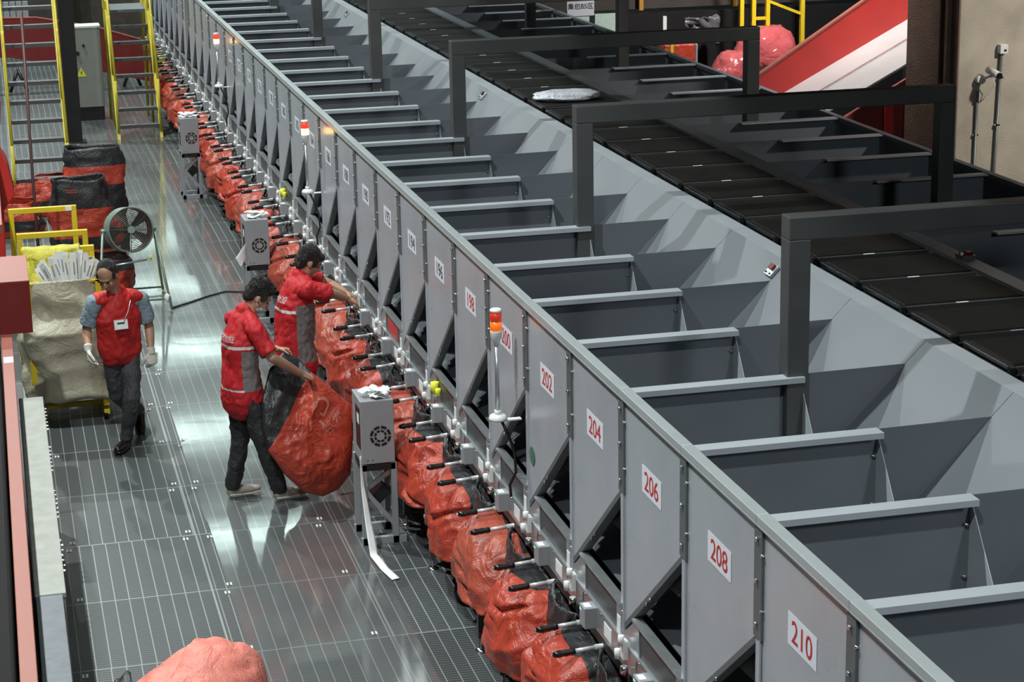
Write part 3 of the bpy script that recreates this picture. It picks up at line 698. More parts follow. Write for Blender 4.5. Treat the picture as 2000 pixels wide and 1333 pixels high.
b = mb(FANG); b.tube([(-.36, -.55, .11), (.36, -.55, .11)], .011, 10); b.build('cross_tube', r)
b = mb(FANG); b.tube([(-.34, .26, .05), (.34, .26, .05)], .011, 10); b.build('cross_tube', r)
b = mb(ALU); b.tube([(-.27, -.42, .46), (.16, -.38, .50)], .010, 10); b.build('cross_tube', r)
b = mb(PAPER); b.ell((.34, -.55, .12), (.035, .03, .05)); b.build('tied_rag', r)
b = mb(STRAWY); b.tube([(.2, -.38, .50), (.2, -.38, .54)], .012, 8); b.build('yellow_tie', r)
b = mb(BLACKP); b.tube([(1.58, 21.05, .01), (1.75, 21.2, .01), (2.0, 21.45, .01), (2.2, 21.6, .01), (2.42, 21.5, .01), (2.7, 21.6, .01)], .009, 6); tag(b.build('power_cable'), 'thin black power cable lying across the aisle floor', 'cable')
b = mb(mat('rusty_pole', (.12, .06, .055), .5, .3)); b.tube([(.318, 22.2, 3.0), (.30, 22.1, 1.3), (.30, 22.0, .0)], .016, 10); tag(b.build('standing_pole'), 'thin dark reddish pole leaning beside the left stair', 'pole')

# ------------------------------------------------------------------ standing sacks
def upright_sack(name, x, y, w, h, band, label, seed=1, tilt=0, open_=True, cat='sack', group='standing red sacks by the left stair', d=.30):
    b = MB(); b.use(RED); b.use(BLACKF); b.use(REDIN); b.mi = 0
    def fn(u, v):
        th = 2 * PI * u; c, s_ = math.cos(th), math.sin(th); sx = math.copysign(abs(c) ** .6, c); sy = math.copysign(abs(s_) ** .6, s_)
        k = 1 if v < .93 else max(.0, 1 - (v - .93) / .07)
        bl = .82 + .28 * math.sin(PI * min(1, v * .62 + .1)) ; z = h * (1 - min(1, v / .93)) 
        p = V((sx * 1.1 + seed * 7, sy * 1.1, z * 3)); dd = (noise.noise(p) * .08 + abs(noise.noise(p * 2)) * .07) * (1 if v > .05 else .5)
        return (sx * (w / 2 * bl + dd) * k + tilt * z, sy * (d / 2 * 2 * bl * .55 + dd * .6) * k, max(0.0, z + (.03 * noise.noise(p * 1.3) if v < .1 else 0)))
    b.grid(fn, 56, 40, True)
    for f in b.bm.faces:
        cc = f.calc_center_median(); t = cc.z / h
        if any(lo < t < hi for lo, hi in band): f.material_index = 1
    o = b.build(name, loc=(x, y, 0)); tag(o, label, cat, group); o.modifiers.new('s', 'SOLIDIFY').thickness = .006; return o
o = upright_sack('standing_sack', .80, 23.0, .60, 1.08, ((.70, 2), (.28, .40)), 'tall red sack with black rim standing by the stair', 3)
b = mb(REDP); b.box(-.16, -.04, -.335, -.33, 1.0, 1.008); b.box(-.14, -.04, -.335, -.33, .975, .983); b.build('orange_ties', o)
o = upright_sack('standing_sack', .98, 24.6, .66, 1.16, ((.30, .62), (.80, 2)), 'black and red sack with slumped mouth behind the tall one', 5, .05)
o = upright_sack('slumped_sack', .95, 22.0, .52, .40, ((.7, 2),), 'dark red slumped sack behind the drum fan', 8, .1, group=None, d=.5)
for i, (x, y) in enumerate(((.35, 26.6), (.62, 26.9), (.1, 25.4))):
    upright_sack('slumped_sack', x, y, .5, .42, ((.2, .5),), ['dark red sack lying under the stair treads at left', 'dark red sack under the stair beside the yellow stringer', 'dim red sack at the foot of the left stair'][i], 11 + i, group=None, d=.4)
# big pale sack at the bottom edge
b = MB(); b.use(mat('pale_red_sack', (.74, .23, .18), .5, 0, .14, 7, .25, 90, wrinkle=.9, wscale=6)); b.use(BLACKF); b.mi = 0
def floor_sack(u, v):
    th = 2 * PI * u; c, s_ = math.cos(th), math.sin(th); ph = PI / 2 * v
    x = .82 + math.copysign(abs(c) ** .8, c) * .46 * math.cos(ph * .98) ** .6 + .06 * s_; y = 11.22 + math.copysign(abs(s_) ** .8, s_) * .40 * math.cos(ph * .98) ** .6 + .1 * c
    z = .32 * math.sin(ph) ** .8 * (1 + .18 * c)
    p = V((x * 3, y * 3, z * 3)); n_ = noise.noise(p) * .07 + abs(noise.noise(p * 2.2)) * .06
    return (x, y, max(0, z + n_ * math.sin(ph)))
b.grid(floor_sack, 60, 30, True)
for f in b.bm.faces:
    cc = f.calc_center_median()
    if cc.x < .46 + .1 * noise.noise(cc * 5): f.material_index = 1
o = b.build('floor_sack'); tag(o, 'pale red sack lying on the grating at the bottom edge', 'sack')
b = mb(BLACKF); b.grid(lambda u, v: (.30 + .2 * u, 11.25 + .42 * v + .05 * noise.noise(V((u * 4, v * 4, 3))), .02 + .08 * u + .03 * noise.noise(V((u * 5, v * 5, 0)))), 10, 10); k = b.build('black_mouth', o); k.modifiers.new('s', 'SOLIDIFY').thickness = .01

# ------------------------------------------------------------------ stairs
def stair(name, x0, x1, yb, yt, n, rise, label, yel, stw=.045, top=False, dz0=.2):
    r = empty(name, label, 'stair', (0, yb, 0)); run = (yt - yb) / n
    zt = rise * n + dz0
    for x in (x0 - stw, x1):
        b = mb(yel); b.prism([(x, 0, 0), (x, .14, 0), (x, yt - yb + .14, zt), (x, yt - yb, zt)], (stw, 0, 0)); b.build('stringer', r)
        b = mb(yel); b.tube([(x + stw / 2, .05, .9), (x + stw / 2, yt - yb, zt + .9)], .019, 8)
        b.tube([(x + stw / 2, .07, .05), (x + stw / 2, .05, .9)], .019, 8)
        b.tube([(x + stw / 2, (yt - yb) * .5, zt * .5), (x + stw / 2, (yt - yb) * .5, zt * .5 + .9)], .017, 8); b.build('handrail', r)
    for i in range(n):
        z = dz0 + rise * i; b = mb(mat('tread_grating', (.16, .165, .165), .45, .5, .1, 20)); b.box(x0, x1, run * i + .06, run * i + .22, z - .012, z); b.use(DARKST); b.box(x0, x1, run * i + .055, run * i + .06, z - .045, z + .003); b.build('tread', r)
    if top:
        b = mb(GALV); b.box(x0, x1, yt - yb, yt - yb + 1.0, zt - .04, zt); b.build('landing', r)
        for xa in (x1 - .005, x0 - .03): b = mb(yel); b.box(xa, xa + .035, yt - yb, yt - yb + 1.0, zt - .04, zt + .14); b.build('toe_board', r)
        for x in (x0, x1):
            for yy in (0, 1.0):
                b = mb(yel); b.tube([(x, yt - yb + yy, 0), (x, yt - yb + yy, zt + 1.1)], .022, 8); b.build('landing_post', r)
    return r
stair('yellow_stair', .16, .80, 26.5, 28.4, 11, .225, 'steep yellow stair with open dark treads at far left', YELD)
stair('yellow_stair', 1.80, 2.40, 32.1, 33.4, 7, .235, 'yellow ladder stair with landing in the middle of the aisle', YELD, top=True)
b = mb(BLACKP); b.box(1.0, 1.22, 32.0, 32.22, 0, 7); b.box(.94, 1.28, 31.95, 32.27, 0, .02); o = b.build('steel_column', bevel=.004); tag(o, 'black steel column left of the beige cabinet', 'column')
# beige cabinet
r = empty('electrical_cabinet', 'beige grey electrical cabinet with a warning triangle', 'cabinet', (1.25, 34.2, 0))
b = mb(CABINET); b.box(0, .45, 0, .4, .22, 1.5); b.build('cabinet_body', r, bevel=.006)
b = mb(WHITE); b.box(-.005, .455, -.005, .405, 1.5, 1.53); b.build('cabinet_top', r)
b = mb(BLACKP); b.box(.01, .44, .01, .39, 0, .22); b.build('plinth', r)
b = mb(STRAWY)
b.prism([(.03, -.003, .72), (.19, -.003, .72), (.11, -.003, .87)], (0, .002, 0)); b.use(INKB); b.prism([(.10, -.005, .75), (.125, -.005, .79), (.112, -.005, .79), (.125, -.005, .83), (.095, -.005, .785), (.108, -.005, .785)], (0, .002, 0)); b.build('warning_triangle', r)
b = mb(BLACKP); b.tube([(.07, -.02, 1.1), (.07, 0, 1.1)], .03, 14); b.tube([(.17, -.02, 1.22), (.17, 0, 1.22)], .022, 14); b.build('knob', r)
# red conveyor in the back
r = empty('red_conveyor', 'deep red inclined conveyor behind the yellow ladder stair', 'conveyor', (0, 38, 0))
b = mb(REDDK); b.prism([(-1.2, 0, 1.35), (.8, 0, 1.3), (1.85, 0, 1.08), (3.6, 0, .5), (3.6, 0, -.0), (3.0, 0, 0), (1.85, 0, .3), (.3, 0, .62), (-1.2, 0, .7)], (0, .08, 0)); b.build('side_guard', r)
b = mb(PINK); b.prism([(-1.2, -.01, 1.37), (.8, -.01, 1.32), (1.85, -.01, 1.10), (3.6, -.01, .52), (3.6, -.01, .5), (1.85, -.01, 1.08), (.8, -.01, 1.30), (-1.2, -.01, 1.35)], (0, .08, 0)); b.build('top_edge', r)
for x in (.4, 2.4): b = mb(BLACKP); b.tube([(x, .04, .4), (x - .15, .04, 0)], .03, 6); b.tube([(x, .04, .4), (x + .15, .04, 0)], .03, 6); b.build('trestle_leg', r)
# shelving and machinery in the dark back, top left
b = mb(DARKBG); b.box(-3, 1.6, 44, 44.5, 0, 4); o = b.build('partition'); tag(o, 'dark brown partition behind the left stair', 'partition')
b = mb(mat('brown_block_wall', (.11, .09, .075), .8, 0, .2, 6)); b.box(1.2, 3.4, 46, 46.4, 0, 4); o = b.build('partition'); tag(o, 'brown block partition behind the yellow ladder stair', 'partition')
b = mb(ALU); b.box(-.6, .62, 43.6, 43.7, 1.42, 1.48); b.tube([(.62, 43.65, 1.45), (.8, 43.65, 1.5), (.84, 43.65, 1.7)], .03, 8); o = b.build('pale_handrail'); tag(o, 'pale bent handrail high behind the left stair', 'handrail')
b = mb(DARKBG); b.box(-.6, 1.0, 43.2, 43.55, 0, .55); tag(b.build('low_shelf'), 'low dark shelf carrying the grey folders', 'shelf')
for i in range(9):
    b = mb(GREYBOX); b.box(0, .11, 0, .1, 0, .55); o = b.build('filing_box', loc=(-.35 + i * .125, 43.3, .55), bevel=.004); tag(o, 'dim grey folder, number %d from left behind the stair' % (i + 1), 'folder', 'dim folders behind the left stair')
b = mb(YELD); b.box(2.75, 3.1, 36.5, 36.6, .55, .75); b.box(3.05, 3.1, 36.5, 36.6, 0, .55); b.box(2.75, 2.8, 36.5, 36.6, 0, .55); o = b.build('yellow_barrier'); tag(o, 'short yellow rail between ladder stair and chute line', 'barrier')
#%%RIGHT
# ------------------------------------------------------------------ right background
r = empty('concrete_pillar', 'square concrete pillar with brown side at upper right', 'pillar', (8.2, 16.7, 0))
b = mb(CONC); b.box(0, 2.2, 0, 1.05, 0, 9); b.build('pillar_body', r, bevel=.01)
b = mb(CONCD); b.box(-.012, 0, .0, 1.05, 0, 9); b.box(-.05, -.012, .30, .38, 0, 9); b.box(-.05, -.012, .14, .19, 0, 9); b.build('brown_side', r)  # brown layer over the left face, with two ribs
r = empty('wall_camera', 'white bullet security camera on the concrete pillar', 'security camera', (8.40, 16.66, 2.60))
b = mb(WHITE); b.tube([(.06, -.22, .06), (.045, -.05, .09)], .032, 16); b.build('camera_body', r)
b = mb(BLACKP); b.tube([(.062, -.235, .057), (.06, -.22, .06)], .027, 16); b.build('lens', r)
b = mb(WHITE); b.tube([(0, .04, 0), (0, -.02, 0)], .04, 16); b.tube([(0, -.01, 0), (.05, -.12, .05)], .010, 8); b.build('mount', r)
b = mb(WHITE); b.tube([(.05, -.1, .05), (.09, -.08, -.04), (.05, -.03, -.14), (0, -.005, -.2)], .004, 6); b.build('cable', r)
b = mb(POST); b.tube([(8.37, 16.675, 0), (8.38, 16.675, 2.42)], .013, 8); b.use(CHROME); b.box(8.355, 8.40, 16.665, 16.70, 2.10, 2.115); b.box(8.36, 8.39, 16.66, 16.70, 2.40, 2.5); tag(b.build('conduit_pipe'), 'short grey conduit pipe rising to the wall camera', 'conduit')
b = mb(POST); b.tube([(8.53, 16.67, 0), (8.595, 16.67, 2.82)], .012, 8); b.use(CHROME); b.box(8.56, 8.60, 16.655, 16.70, 2.18, 2.195); b.box(8.575, 8.615, 16.655, 16.70, 2.6, 2.615); tag(b.build('conduit_pipe'), 'long grey conduit pipe rising to the white outlet', 'conduit')
b = mb(WHITE); b.box(8.565, 8.64, 16.635, 16.70, 2.82, 2.90); b.use(INKB); b.box(8.60, 8.625, 16.63, 16.64, 2.84, 2.86); tag(b.build('outlet_box', bevel=.004), 'white outlet box at the top of the long conduit', 'outlet box')
# red slide
r = empty('red_slide', 'red sided sorting slide with a pale steel bed', 'slide', (0, 19, 0))
b = mb(REDP); b.prism([(7.13, 0, 2.34), (8.257 + .9, 0, 3.60), (9.6, 0, 3.8), (9.6, 0, 3.30), (8.858, 0, 2.922), (7.473, 0, 2.205), (7.10, 0, 2.02), (6.95 + .1, 0, 2.2)], (0, .05, 0)); b.build('back_side', r)
b = mb(PINK); b.prism([(7.13, -.005, 2.355), (9.157, -.005, 3.615), (9.157, -.005, 3.60), (7.13, -.005, 2.335)], (0, .06, 0)); b.build('back_lit_edge', r)  # paler strip, light put into the back wall's top edge
b = mb(SLIDE); b.prism([(7.10, 0, 2.02), (9.6, 0, 3.30), (9.6, -.0, 3.28), (7.10, 0, 2.0)], (0, -1.15, 0)); b.build('bed', r)
b = mb(CHROME); b.prism([(7.12, -.55, 2.045), (9.6, -.55, 3.315), (9.6, -.55, 3.305), (7.12, -.55, 2.035)], (0, -.02, 0)); b.build('bed_seam', r)
b = mb(REDDK); b.prism([(7.45, -1.15, 1.9), (7.56, -1.15, 2.1), (9.6, -1.15, 3.19), (9.6, -1.15, 1.0), (7.45, -1.15, 1.0)], (0, -.04, 0)); b.build('near_side', r)
b = mb(PINK); b.prism([(7.56, -1.15, 2.115), (9.6, -1.15, 3.205), (9.6, -1.15, 3.19), (7.56, -1.15, 2.1)], (0, -.045, 0)); b.build('near_lit_edge', r)  # pink strip colours in the light along the near wall's rim
b = mb(REDP); b.box(8.0, 8.08, -1.25, -1.20, 0, 2.25); b.build('support_post', r)
# big plastic wrapped red bundles
def bundle(name, c, rad, label, seed):
    b = MB(); b.use(mat('shrink_wrapped_red', (.50, .10, .11), .16, 0, .1, 6, wrinkle=1., wscale=5, coat=.6))
    def fn(u, v):
        th = 2 * PI * u; ph = PI * v; d = V((math.sin(ph) * math.cos(th), math.sin(ph) * math.sin(th), math.cos(ph)))
        n_ = noise.noise(d * 1.6 + V((seed, 0, 0))) * .14 + abs(noise.noise(d * 3.5 + V((seed, 1, 0)))) * .12
        return V(c) + V((d.x * rad[0], d.y * rad[1], d.z * rad[2])) * (1 + n_)
    b.grid(fn, 48, 28, True)
    o = b.build(name); tag(o, label, 'bundle', None); return o
b = mb(BLACKP); b.box(9.0, 10.6, 25.4, 26.38, 0, 1.16); tag(b.build('dark_platform'), 'dark platform under the shiny red bundles', 'platform')
bundle('wrapped_bundle', (9.45, 25.8, 1.45), (.30, .3, .30), 'shiny wrapped red bundle inside the portal corner', 2.)
bundle('wrapped_bundle', (10.05, 26.2, 1.62), (.42, .35, .38), 'larger shiny wrapped red bundle above the red slide', 5.)
b = mb(RED); b.box(8.55, 8.98, 26, 26.4, 0, 1.83); b.use(GREYBOX); b.box(8.98, 9.02, 26, 26.4, 0, 1.83); tag(b.build('red_crate', bevel=.02), 'small orange red crate seen under a portal crossbar', 'crate')
b = mb(YEL); b.box(8.18, 8.58, 25.7, 25.74, 1.98, 2.03); b.box(8.54, 8.58, 25.7, 25.74, 0, 1.98); b.box(8.18, 8.22, 25.7, 25.74, 0, 1.98); tag(b.build('yellow_barrier'), 'small yellow barrier beside the pale green board', 'barrier')
b = mb(LITWALL); b.box(7.45, 7.82, 27, 27.05, 1.5, 2.13); b.box(7.90, 8.30, 27, 27.05, 1.5, 2.16); b.box(7.6, 7.65, 27.05, 27.1, 0, 2.1); b.box(8.1, 8.15, 27.05, 27.1, 0, 2.1); tag(b.build('notice_board'), 'pale green board lit in the dark background', 'board')
b = mb(DARKBG); b.box(7.0, 12.5, 27.4, 28, 2.16, 4.2); b.use(BLACKP); b.box(8.35, 12.5, 27.2, 27.3, 0, 2.12); tag(b.build('dark_gantry'), 'dark brown conveyor gantry across the upper right background', 'gantry')
for i, x in enumerate((8.62, 9.98, 7.0)):
    b = mb(PILL); b.box(x, x + .06, 27.3, 27.36, 2.15, 3.4); tag(b.build('perforated_upright'), ['orange perforated upright above the yellow frame', 'orange perforated upright left of the yellow ladder', 'orange perforated upright left of the hanging sign'][i], 'upright', 'orange uprights of the gantry')
b = mb(WHITE); b.box(8.83, 8.88, 26.9, 26.95, 0, 2.1); tag(b.build('white_post'), 'short pale blue post above the red crate', 'post')
b = mb(mat('dark_film', (.10, .10, .11), .2, 0, .1, 8)); b.grid(lambda u, v: (9.1 + .5 * u, 26.8 + .1 * noise.noise(V((u * 4, v * 4, 0))), 2.08 - .28 * u * v - .1 * v + .05 * noise.noise(V((u * 6, v * 5, 1)))), 14, 8); o = b.build('plastic_film'); o.modifiers.new('s', 'SOLIDIFY').thickness = .01; tag(o, 'crumpled dark plastic film in the background gantry', 'film')
r = empty('yellow_ladder', 'yellow ladder frame at the top above the bundles', 'ladder', (0, 26.4, 0))
for x in (9.75, 9.92, 10.12, 10.62): b = mb(YEL); b.box(x, x + .055, 0, .06, 0, 3.4); b.build('upright', r)
for z in (2.36, 2.05, 1.75, 2.66): b = mb(YEL); b.box(9.92, 10.12, .01, .05, z, z + .04); b.build('rung', r)
b = mb(YEL); b.prism([(10.15, .01, 2.32), (10.62, .01, 2.13), (10.62, .01, 2.09), (10.15, .01, 2.28)], (0, .04, 0)); b.build('brace', r)
r = empty('hanging_sign', 'white sign with Chinese characters hanging at the top', 'sign', (7.385, 25.9, 2.42))
b = mb(SIGN); b.box(-.18, .18, -.005, .005, -.15, .35); b.build('board', r)
t = text_mesh('集包B5区', .085, INKB, .001); place(t, 'lettering', (1, 0, 0), (0, 0, 1), (0, -.007, -.03), r)
# parcels and small devices
b = mb(PLASTG)
def parcel(u, v):
    th = 2 * PI * u; ph = PI * v; d = V((math.sin(ph) * math.cos(th), math.sin(ph) * math.sin(th), math.cos(ph)))
    n_ = noise.noise(d * 2 + V((3, 0, 0))) * .15 + abs(noise.noise(d * 4)) * .15
    return V((4.93, 17.78, ZB + .05)) + V((math.copysign(abs(d.x) ** .7, d.x) * .30, d.y * .17, d.z * .05)) * (1 + n_)
b.grid(parcel, 40, 20, True); tag(b.build('parcel'), 'grey plastic mailing parcel riding on a belt tray', 'parcel')
def device(x, y, z, label, col, tilt=-45):
    r = empty('lip_sensor', label, 'sensor', (x, y, z), 'small sensors on the chute lip'); r.rotation_euler = (0, R(tilt), 0)
    b = mb(ALU); b.box(-.05, .03, -.05, .05, 0, .02); b.build('plate', r, bevel=.002)
    b = mb(col); b.box(-.01, .025, -.03, .03, .02, .035); b.build('sensor_head', r)
    b = mb(BLACKP); b.tube([(-.035, -.03, .02), (-.035, -.03, .027)], .006, 8); b.tube([(-.035, .03, .02), (-.035, .03, .027)], .006, 8); b.build('screw', r)
device(4.385, 11.25, 2.376, 'small white and dark red sensor by the nearest portal post', REDDK)
device(4.395, 18.72, 2.386, 'small dark sensor on the lip between two portal frames', BLACKP)
device(4.40, 26.2, 2.391, 'tiny dark sensor on the lip near the top edge', BLACKP)
device(5.49, 10.97, 2.437, 'small red device on the far lip beyond the belt', REDP, 0)
#%%PEOPLE
# ------------------------------------------------------------------ people
def joinmesh(b, name, parent, vox, smooth=6, disp=0., dscale=8., seed=0, matfn=None, mats=None):
    o = b.build(name)
    m_ = o.modifiers.new('r', 'REMESH'); m_.mode = 'VOXEL'; m_.voxel_size = vox; m_.use_smooth_shade = True
    s_ = o.modifiers.new('s', 'SMOOTH'); s_.iterations = smooth; s_.factor = .5
    mt = list(o.data.materials); bake(o); me = o.data; me.materials.clear()
    for q in (mats or mt): me.materials.append(q)
    if disp:
        me.update(); ns = [v.normal.copy() for v in me.vertices]
        for v, nn in zip(me.vertices, ns):
            p = V((v.co.x * dscale + seed, v.co.y * dscale, v.co.z * dscale * .75)); v.co += nn * disp * (noise.noise(p) + .8 * abs(noise.noise(p * 2.1)) - .3)
    for p in me.polygons:
        p.material_index = matfn(p.center) if matfn else 0; p.use_smooth = True
    o.parent = parent; return o
def hand(b, wrist, d, palm, thumb, curl=.5, s=1., g=0.):
    """wrist point, direction of fingers, palm-facing normal, side the thumb leaves"""
    wrist = V(wrist); d = V(d).normalized(); pn = V(palm); pn = (pn - d * pn.dot(d)).normalized(); sx = V(thumb); sx = (sx - d * sx.dot(d) - pn * sx.dot(pn)).normalized()
    b.tube([wrist - d * .02 * s, wrist + d * .025 * s, wrist + d * .06 * s, wrist + d * .088 * s], [.024 * s + g, .034 * s + g, .041 * s + g, .038 * s + g], 14, side=sx, rb=[.019 * s + g, .017 * s + g, .016 * s + g, .013 * s + g], round_=True)
    for i, (off, ln) in enumerate(((.030, .068), (.010, .078), (-.011, .072), (-.030, .056))):
        p = wrist + d * (.085 - abs(off) * .15) * s + sx * off * s; dd = d.copy(); pts = [p - d * .015 * s]; a = curl * (.5 + .12 * i)
        for k_, fr in enumerate((.45, .32, .25)):
            dd = (dd * math.cos(a) + pn * math.sin(a)).normalized(); pts.append(pts[-1] + dd * ln * fr * s * (1.25 if k_ == 0 else 1)); a = curl * .9
        b.tube(pts, [.0092 * s + g, .009 * s + g, .0082 * s + g, .0068 * s + g], 8, round_=True)
    p = wrist + d * .028 * s + sx * .028 * s; t1 = (d * .6 + sx * .75 + pn * .25).normalized(); t2 = (d * .85 + sx * .25 + pn * (.2 + .4 * curl)).normalized()
    b.tube([p - t1 * .01, p + t1 * .036 * s, p + t1 * .036 * s + t2 * .032 * s, p + t1 * .036 * s + t2 * .052 * s], [.013 * s + g, .0115 * s + g, .010 * s + g, .008 * s + g], 8, round_=True)
def head_frame(pos, fwd_, tilt_side=0):
    f_ = V(fwd_).normalized(); x = f_.cross(V((0, 0, 1))).normalized(); u = x.cross(f_)
    Mx = Matrix((x, f_, u)).transposed().to_4x4(); Mx.translation = V(pos); return Mx
def head(b, Mx):
    b.ell((0, -.012, .025), (.074, .094, .098), Mx, 24, 16)                 # skull
    b.ell((0, .018, -.045), (.058, .070, .072), Mx, 20, 12)                  # face
    b.ell((0, .045, -.092), (.030, .032, .026), Mx, 14, 8)                   # chin
    b.ell((0, .088, -.032), (.011, .018, .026), Mx, 12, 8); b.ell((0, .098, -.045), (.015, .013, .011), Mx, 12, 8)   # nose
    b.ell((0, .080, .012), (.045, .012, .010), Mx, 12, 8)                    # brow
    b.ell((0, .079, -.070), (.021, .010, .008), Mx, 10, 6); b.ell((0, .077, -.081), (.018, .010, .007), Mx, 10, 6)   # lips
    for s_ in (-1, 1):
        b.ell((s_ * .076, -.008, -.018), (.010, .018, .031), Mx, 10, 8)       # ears
        b.ell((s_ * .038, .062, -.040), (.018, .018, .022), Mx, 10, 8)        # cheeks
def face_parts(Mx, root):
    for s_ in (-1, 1):
        b = mb(mat('eye_shade', (.16, .12, .10), .4)); b.ell((s_ * .030, .077, -.008), (.012, .007, .006), Mx, 12, 8); b.use(BLACKP); b.ell((s_ * .030, .0835, -.009), (.005, .003, .005), Mx, 8, 6); b.build('eye', root)
        b = mb(HAIR); b.tube([Mx @ V((s_ * .016, .092, .014)), Mx @ V((s_ * .030, .0925, .020)), Mx @ V((s_ * .046, .083, .016))], .0022, 6); b.build('eyebrow', root)
def hair_part(Mx, root, vox, spike, fn, tuft=420):
    b = mb(HAIR); fn(b, Mx)
    o = joinmesh(b, 'hair', root, vox, 2, spike, 38, 3.)
    # short tufts lying back over the scalp
    b = mb(HAIR); rn = random.Random(5); me = o.data; n_ = len(me.vertices); R3 = Mx.to_3x3(); ctr = Mx @ V((0, -.03, .0))
    for q in range(tuft):
        v = me.vertices[rn.randrange(n_)]; d = (v.co - ctr).normalized()
        lay = R3 @ V((rn.uniform(-.5, .5), rn.uniform(.2, 1.), rn.uniform(-.5, .1))); e = (d * .5 + lay * .6).normalized() if d.dot(R3 @ V((0, 0, 1))) > .2 else (d * .35 + R3 @ V((0, .1, -1))).normalized()
        ln = spike * rn.uniform(.8, 2.0)
        b.tube([v.co - d * .003, v.co + e * ln * .6 + d * .002, v.co + e * ln * 1.2], [.003, .0025, .0006], 4)
    if tuft: b.build('tufts', o)
    return o
def person(name, label, J, heading, mats, pose):
    """J: dict of joint positions"""
    root = empty(name, label, 'person', pose.get('origin', (0, 0, 0)))
    return root
def limb(b, pts, r, rb=None, n=14, side=None): b.tube(pts, r, n, side=side, rb=rb, round_=True)

def build_body(J, Mx, root, hands, vox=.0075):
    b = mb(SKIN); head(b, Mx)
    side = (J['shL'] - J['shR']).normalized()
    nb = J['neck']; hc = Mx.translation
    limb(b, [nb - V((0, 0, .04)), nb + (hc - nb) * .5, hc + Mx.to_3x3() @ V((0, -.03, -.04))], [.062, .054, .056])
    limb(b, [J['neck'] - V((0, 0, .05)), J['chest'], J['waist'], J['hip']], [.115, .155, .140, .150], side=side, rb=[.08, .105, .10, .11], n=20)
    for s_ in 'LR':
        limb(b, [J['neck'].lerp(J['sh' + s_], .3) - V((0, 0, .03)), J['sh' + s_]], [.055, .056])
        limb(b, [J['sh' + s_], J['sh' + s_].lerp(J['el' + s_], .45), J['el' + s_]], [.053, .045, .038])
        limb(b, [J['el' + s_], J['el' + s_].lerp(J['wr' + s_], .35), J['wr' + s_]], [.038, .039, .026])
        limb(b, [J['th' + s_], J['kn' + s_], J['an' + s_]], [.068, .048, .036])
    for h in hands: hand(b, *h)
    o = joinmesh(b, 'body', root, vox, 3)
    face_parts(Mx, root); return o
def trousers(J, root, m, rk=.068, ra=.062, seed=0):
    b = mb(m); side = (J['thL'] - J['thR']).normalized()
    limb(b, [J['waist'].lerp(J['hip'], .55), J['hip'], J['thL'].lerp(J['thR'], .5)], [.132, .143, .134], side=side, rb=[.098, .106, .10], n=20)
    for s_ in 'LR':
        k = J['kn' + s_]; a = J['an' + s_]; t = J['th' + s_]
        limb(b, [t, t.lerp(k, .5), k, k.lerp(a, .5), a + (k - a).normalized() * .02], [.080, .080, rk, rk * .98, ra])
    return joinmesh(b, 'trousers', root, .0105, 4, .016, 11., seed)
def shoe(J, s_, root, m, sole, toe, lift=V((0, 0, 0))):
    a = J['an' + s_]; t = V(toe); d = (t - a); d.z = 0 if abs(d.z) < .12 else d.z; d.normalize()
    z0 = min(a.z - .065, a.z); side = d.cross(V((0, 0, 1))).normalized(); up_ = side.cross(d)
    hl = a - d * .045 - up_ * .035; tp = hl + d * .275
    b = mb(m); b.tube([hl + d * .03, hl + d * .10, hl + d * .18, hl + d * .235], [.040, .043, .045, .034], 14, side=side, rb=[.046, .042, .032, .022], round_=True)
    b.tube([a + up_ * .03, a - up_ * .01, hl + d * .05], [.043, .044, .04], 12, round_=True)
    o = joinmesh(b, 'shoe', root, .007, 3)
    b = mb(sole); b.tube([hl - up_ * .024 + d * .02, hl - up_ * .026 + d * .11, hl - up_ * .026 + d * .19, hl - up_ * .020 + d * .245], [.043, .041, .047, .036], 16, side=side, rb=[.016, .014, .014, .013], round_=True)
    b.build('sole', o); return o
def D(**k): return {a: V(c) for a, c in k.items()}
def project_mesh(me, name, right, up_, loc, target, parent, off=.004, pl=None):
    M_, l = frame_mat(right, up_, loc); M_.translation = l; nrm = (M_.to_3x3() @ V((0, 0, 1))).normalized()
    bvh = BVHTree.FromPolygons([v.co.copy() for v in target.data.vertices], [tuple(p.vertices) for p in target.data.polygons])
    for v in me.vertices:
        w = M_ @ V((v.co.x, v.co.y, 0)); h = bvh.ray_cast(w + nrm * .5, -nrm)
        v.co = (h[0] + nrm * off) if h[0] else w
    o = bpy.data.objects.new(name, me); COL.objects.link(o); o.parent = parent; return o
def subdivided_text(txt, size, m, wx=1.):
    return text_mesh(txt, size, m, 0, wx)

# --- walking man in vest
J = D(neck=(.80, 16.43, 1.325), shR=(.622, 16.36, 1.262), shL=(.995, 16.50, 1.225), chest=(.795, 16.43, 1.10), waist=(.80, 16.46, .93), hip=(.81, 16.48, .83),
      elR=(.548, 16.42, 1.02), wrR=(.548, 16.30, .90), elL=(1.052, 16.54, .98), wrL=(1.046, 16.42, .80), thR=(.735, 16.48, .80), thL=(.885, 16.50, .79),
      knL=(.865, 16.33, .45), anL=(.80, 16.43, .082), knR=(.752, 16.52, .43), anR=(.945, 16.86, .19))
root = empty('person', 'person walking in a red vest, grey t-shirt and white gloves', 'person', (0, 0, 0))
Mx = head_frame((.735, 16.33, 1.478), (-.32, -.80, -.50))
body = build_body(J, Mx, root, [(J['wrR'], (.02, -.25, -1), (1, 0, 0), (0, -1, 0), .7), (J['wrL'], (.05, -.3, -1), (-.3, 1, 0), (-1, -.2, 0), 1.2)])
def hfM(b, Mx):
    b.ell((0, -.025, .040), (.079, .090, .092), Mx, 24, 16); b.ell((0, -.055, -.005), (.074, .058, .07), Mx, 20, 12)
    for s_ in (-1, 1): b.ell((s_ * .068, .018, .018), (.012, .035, .035), Mx, 12, 8)
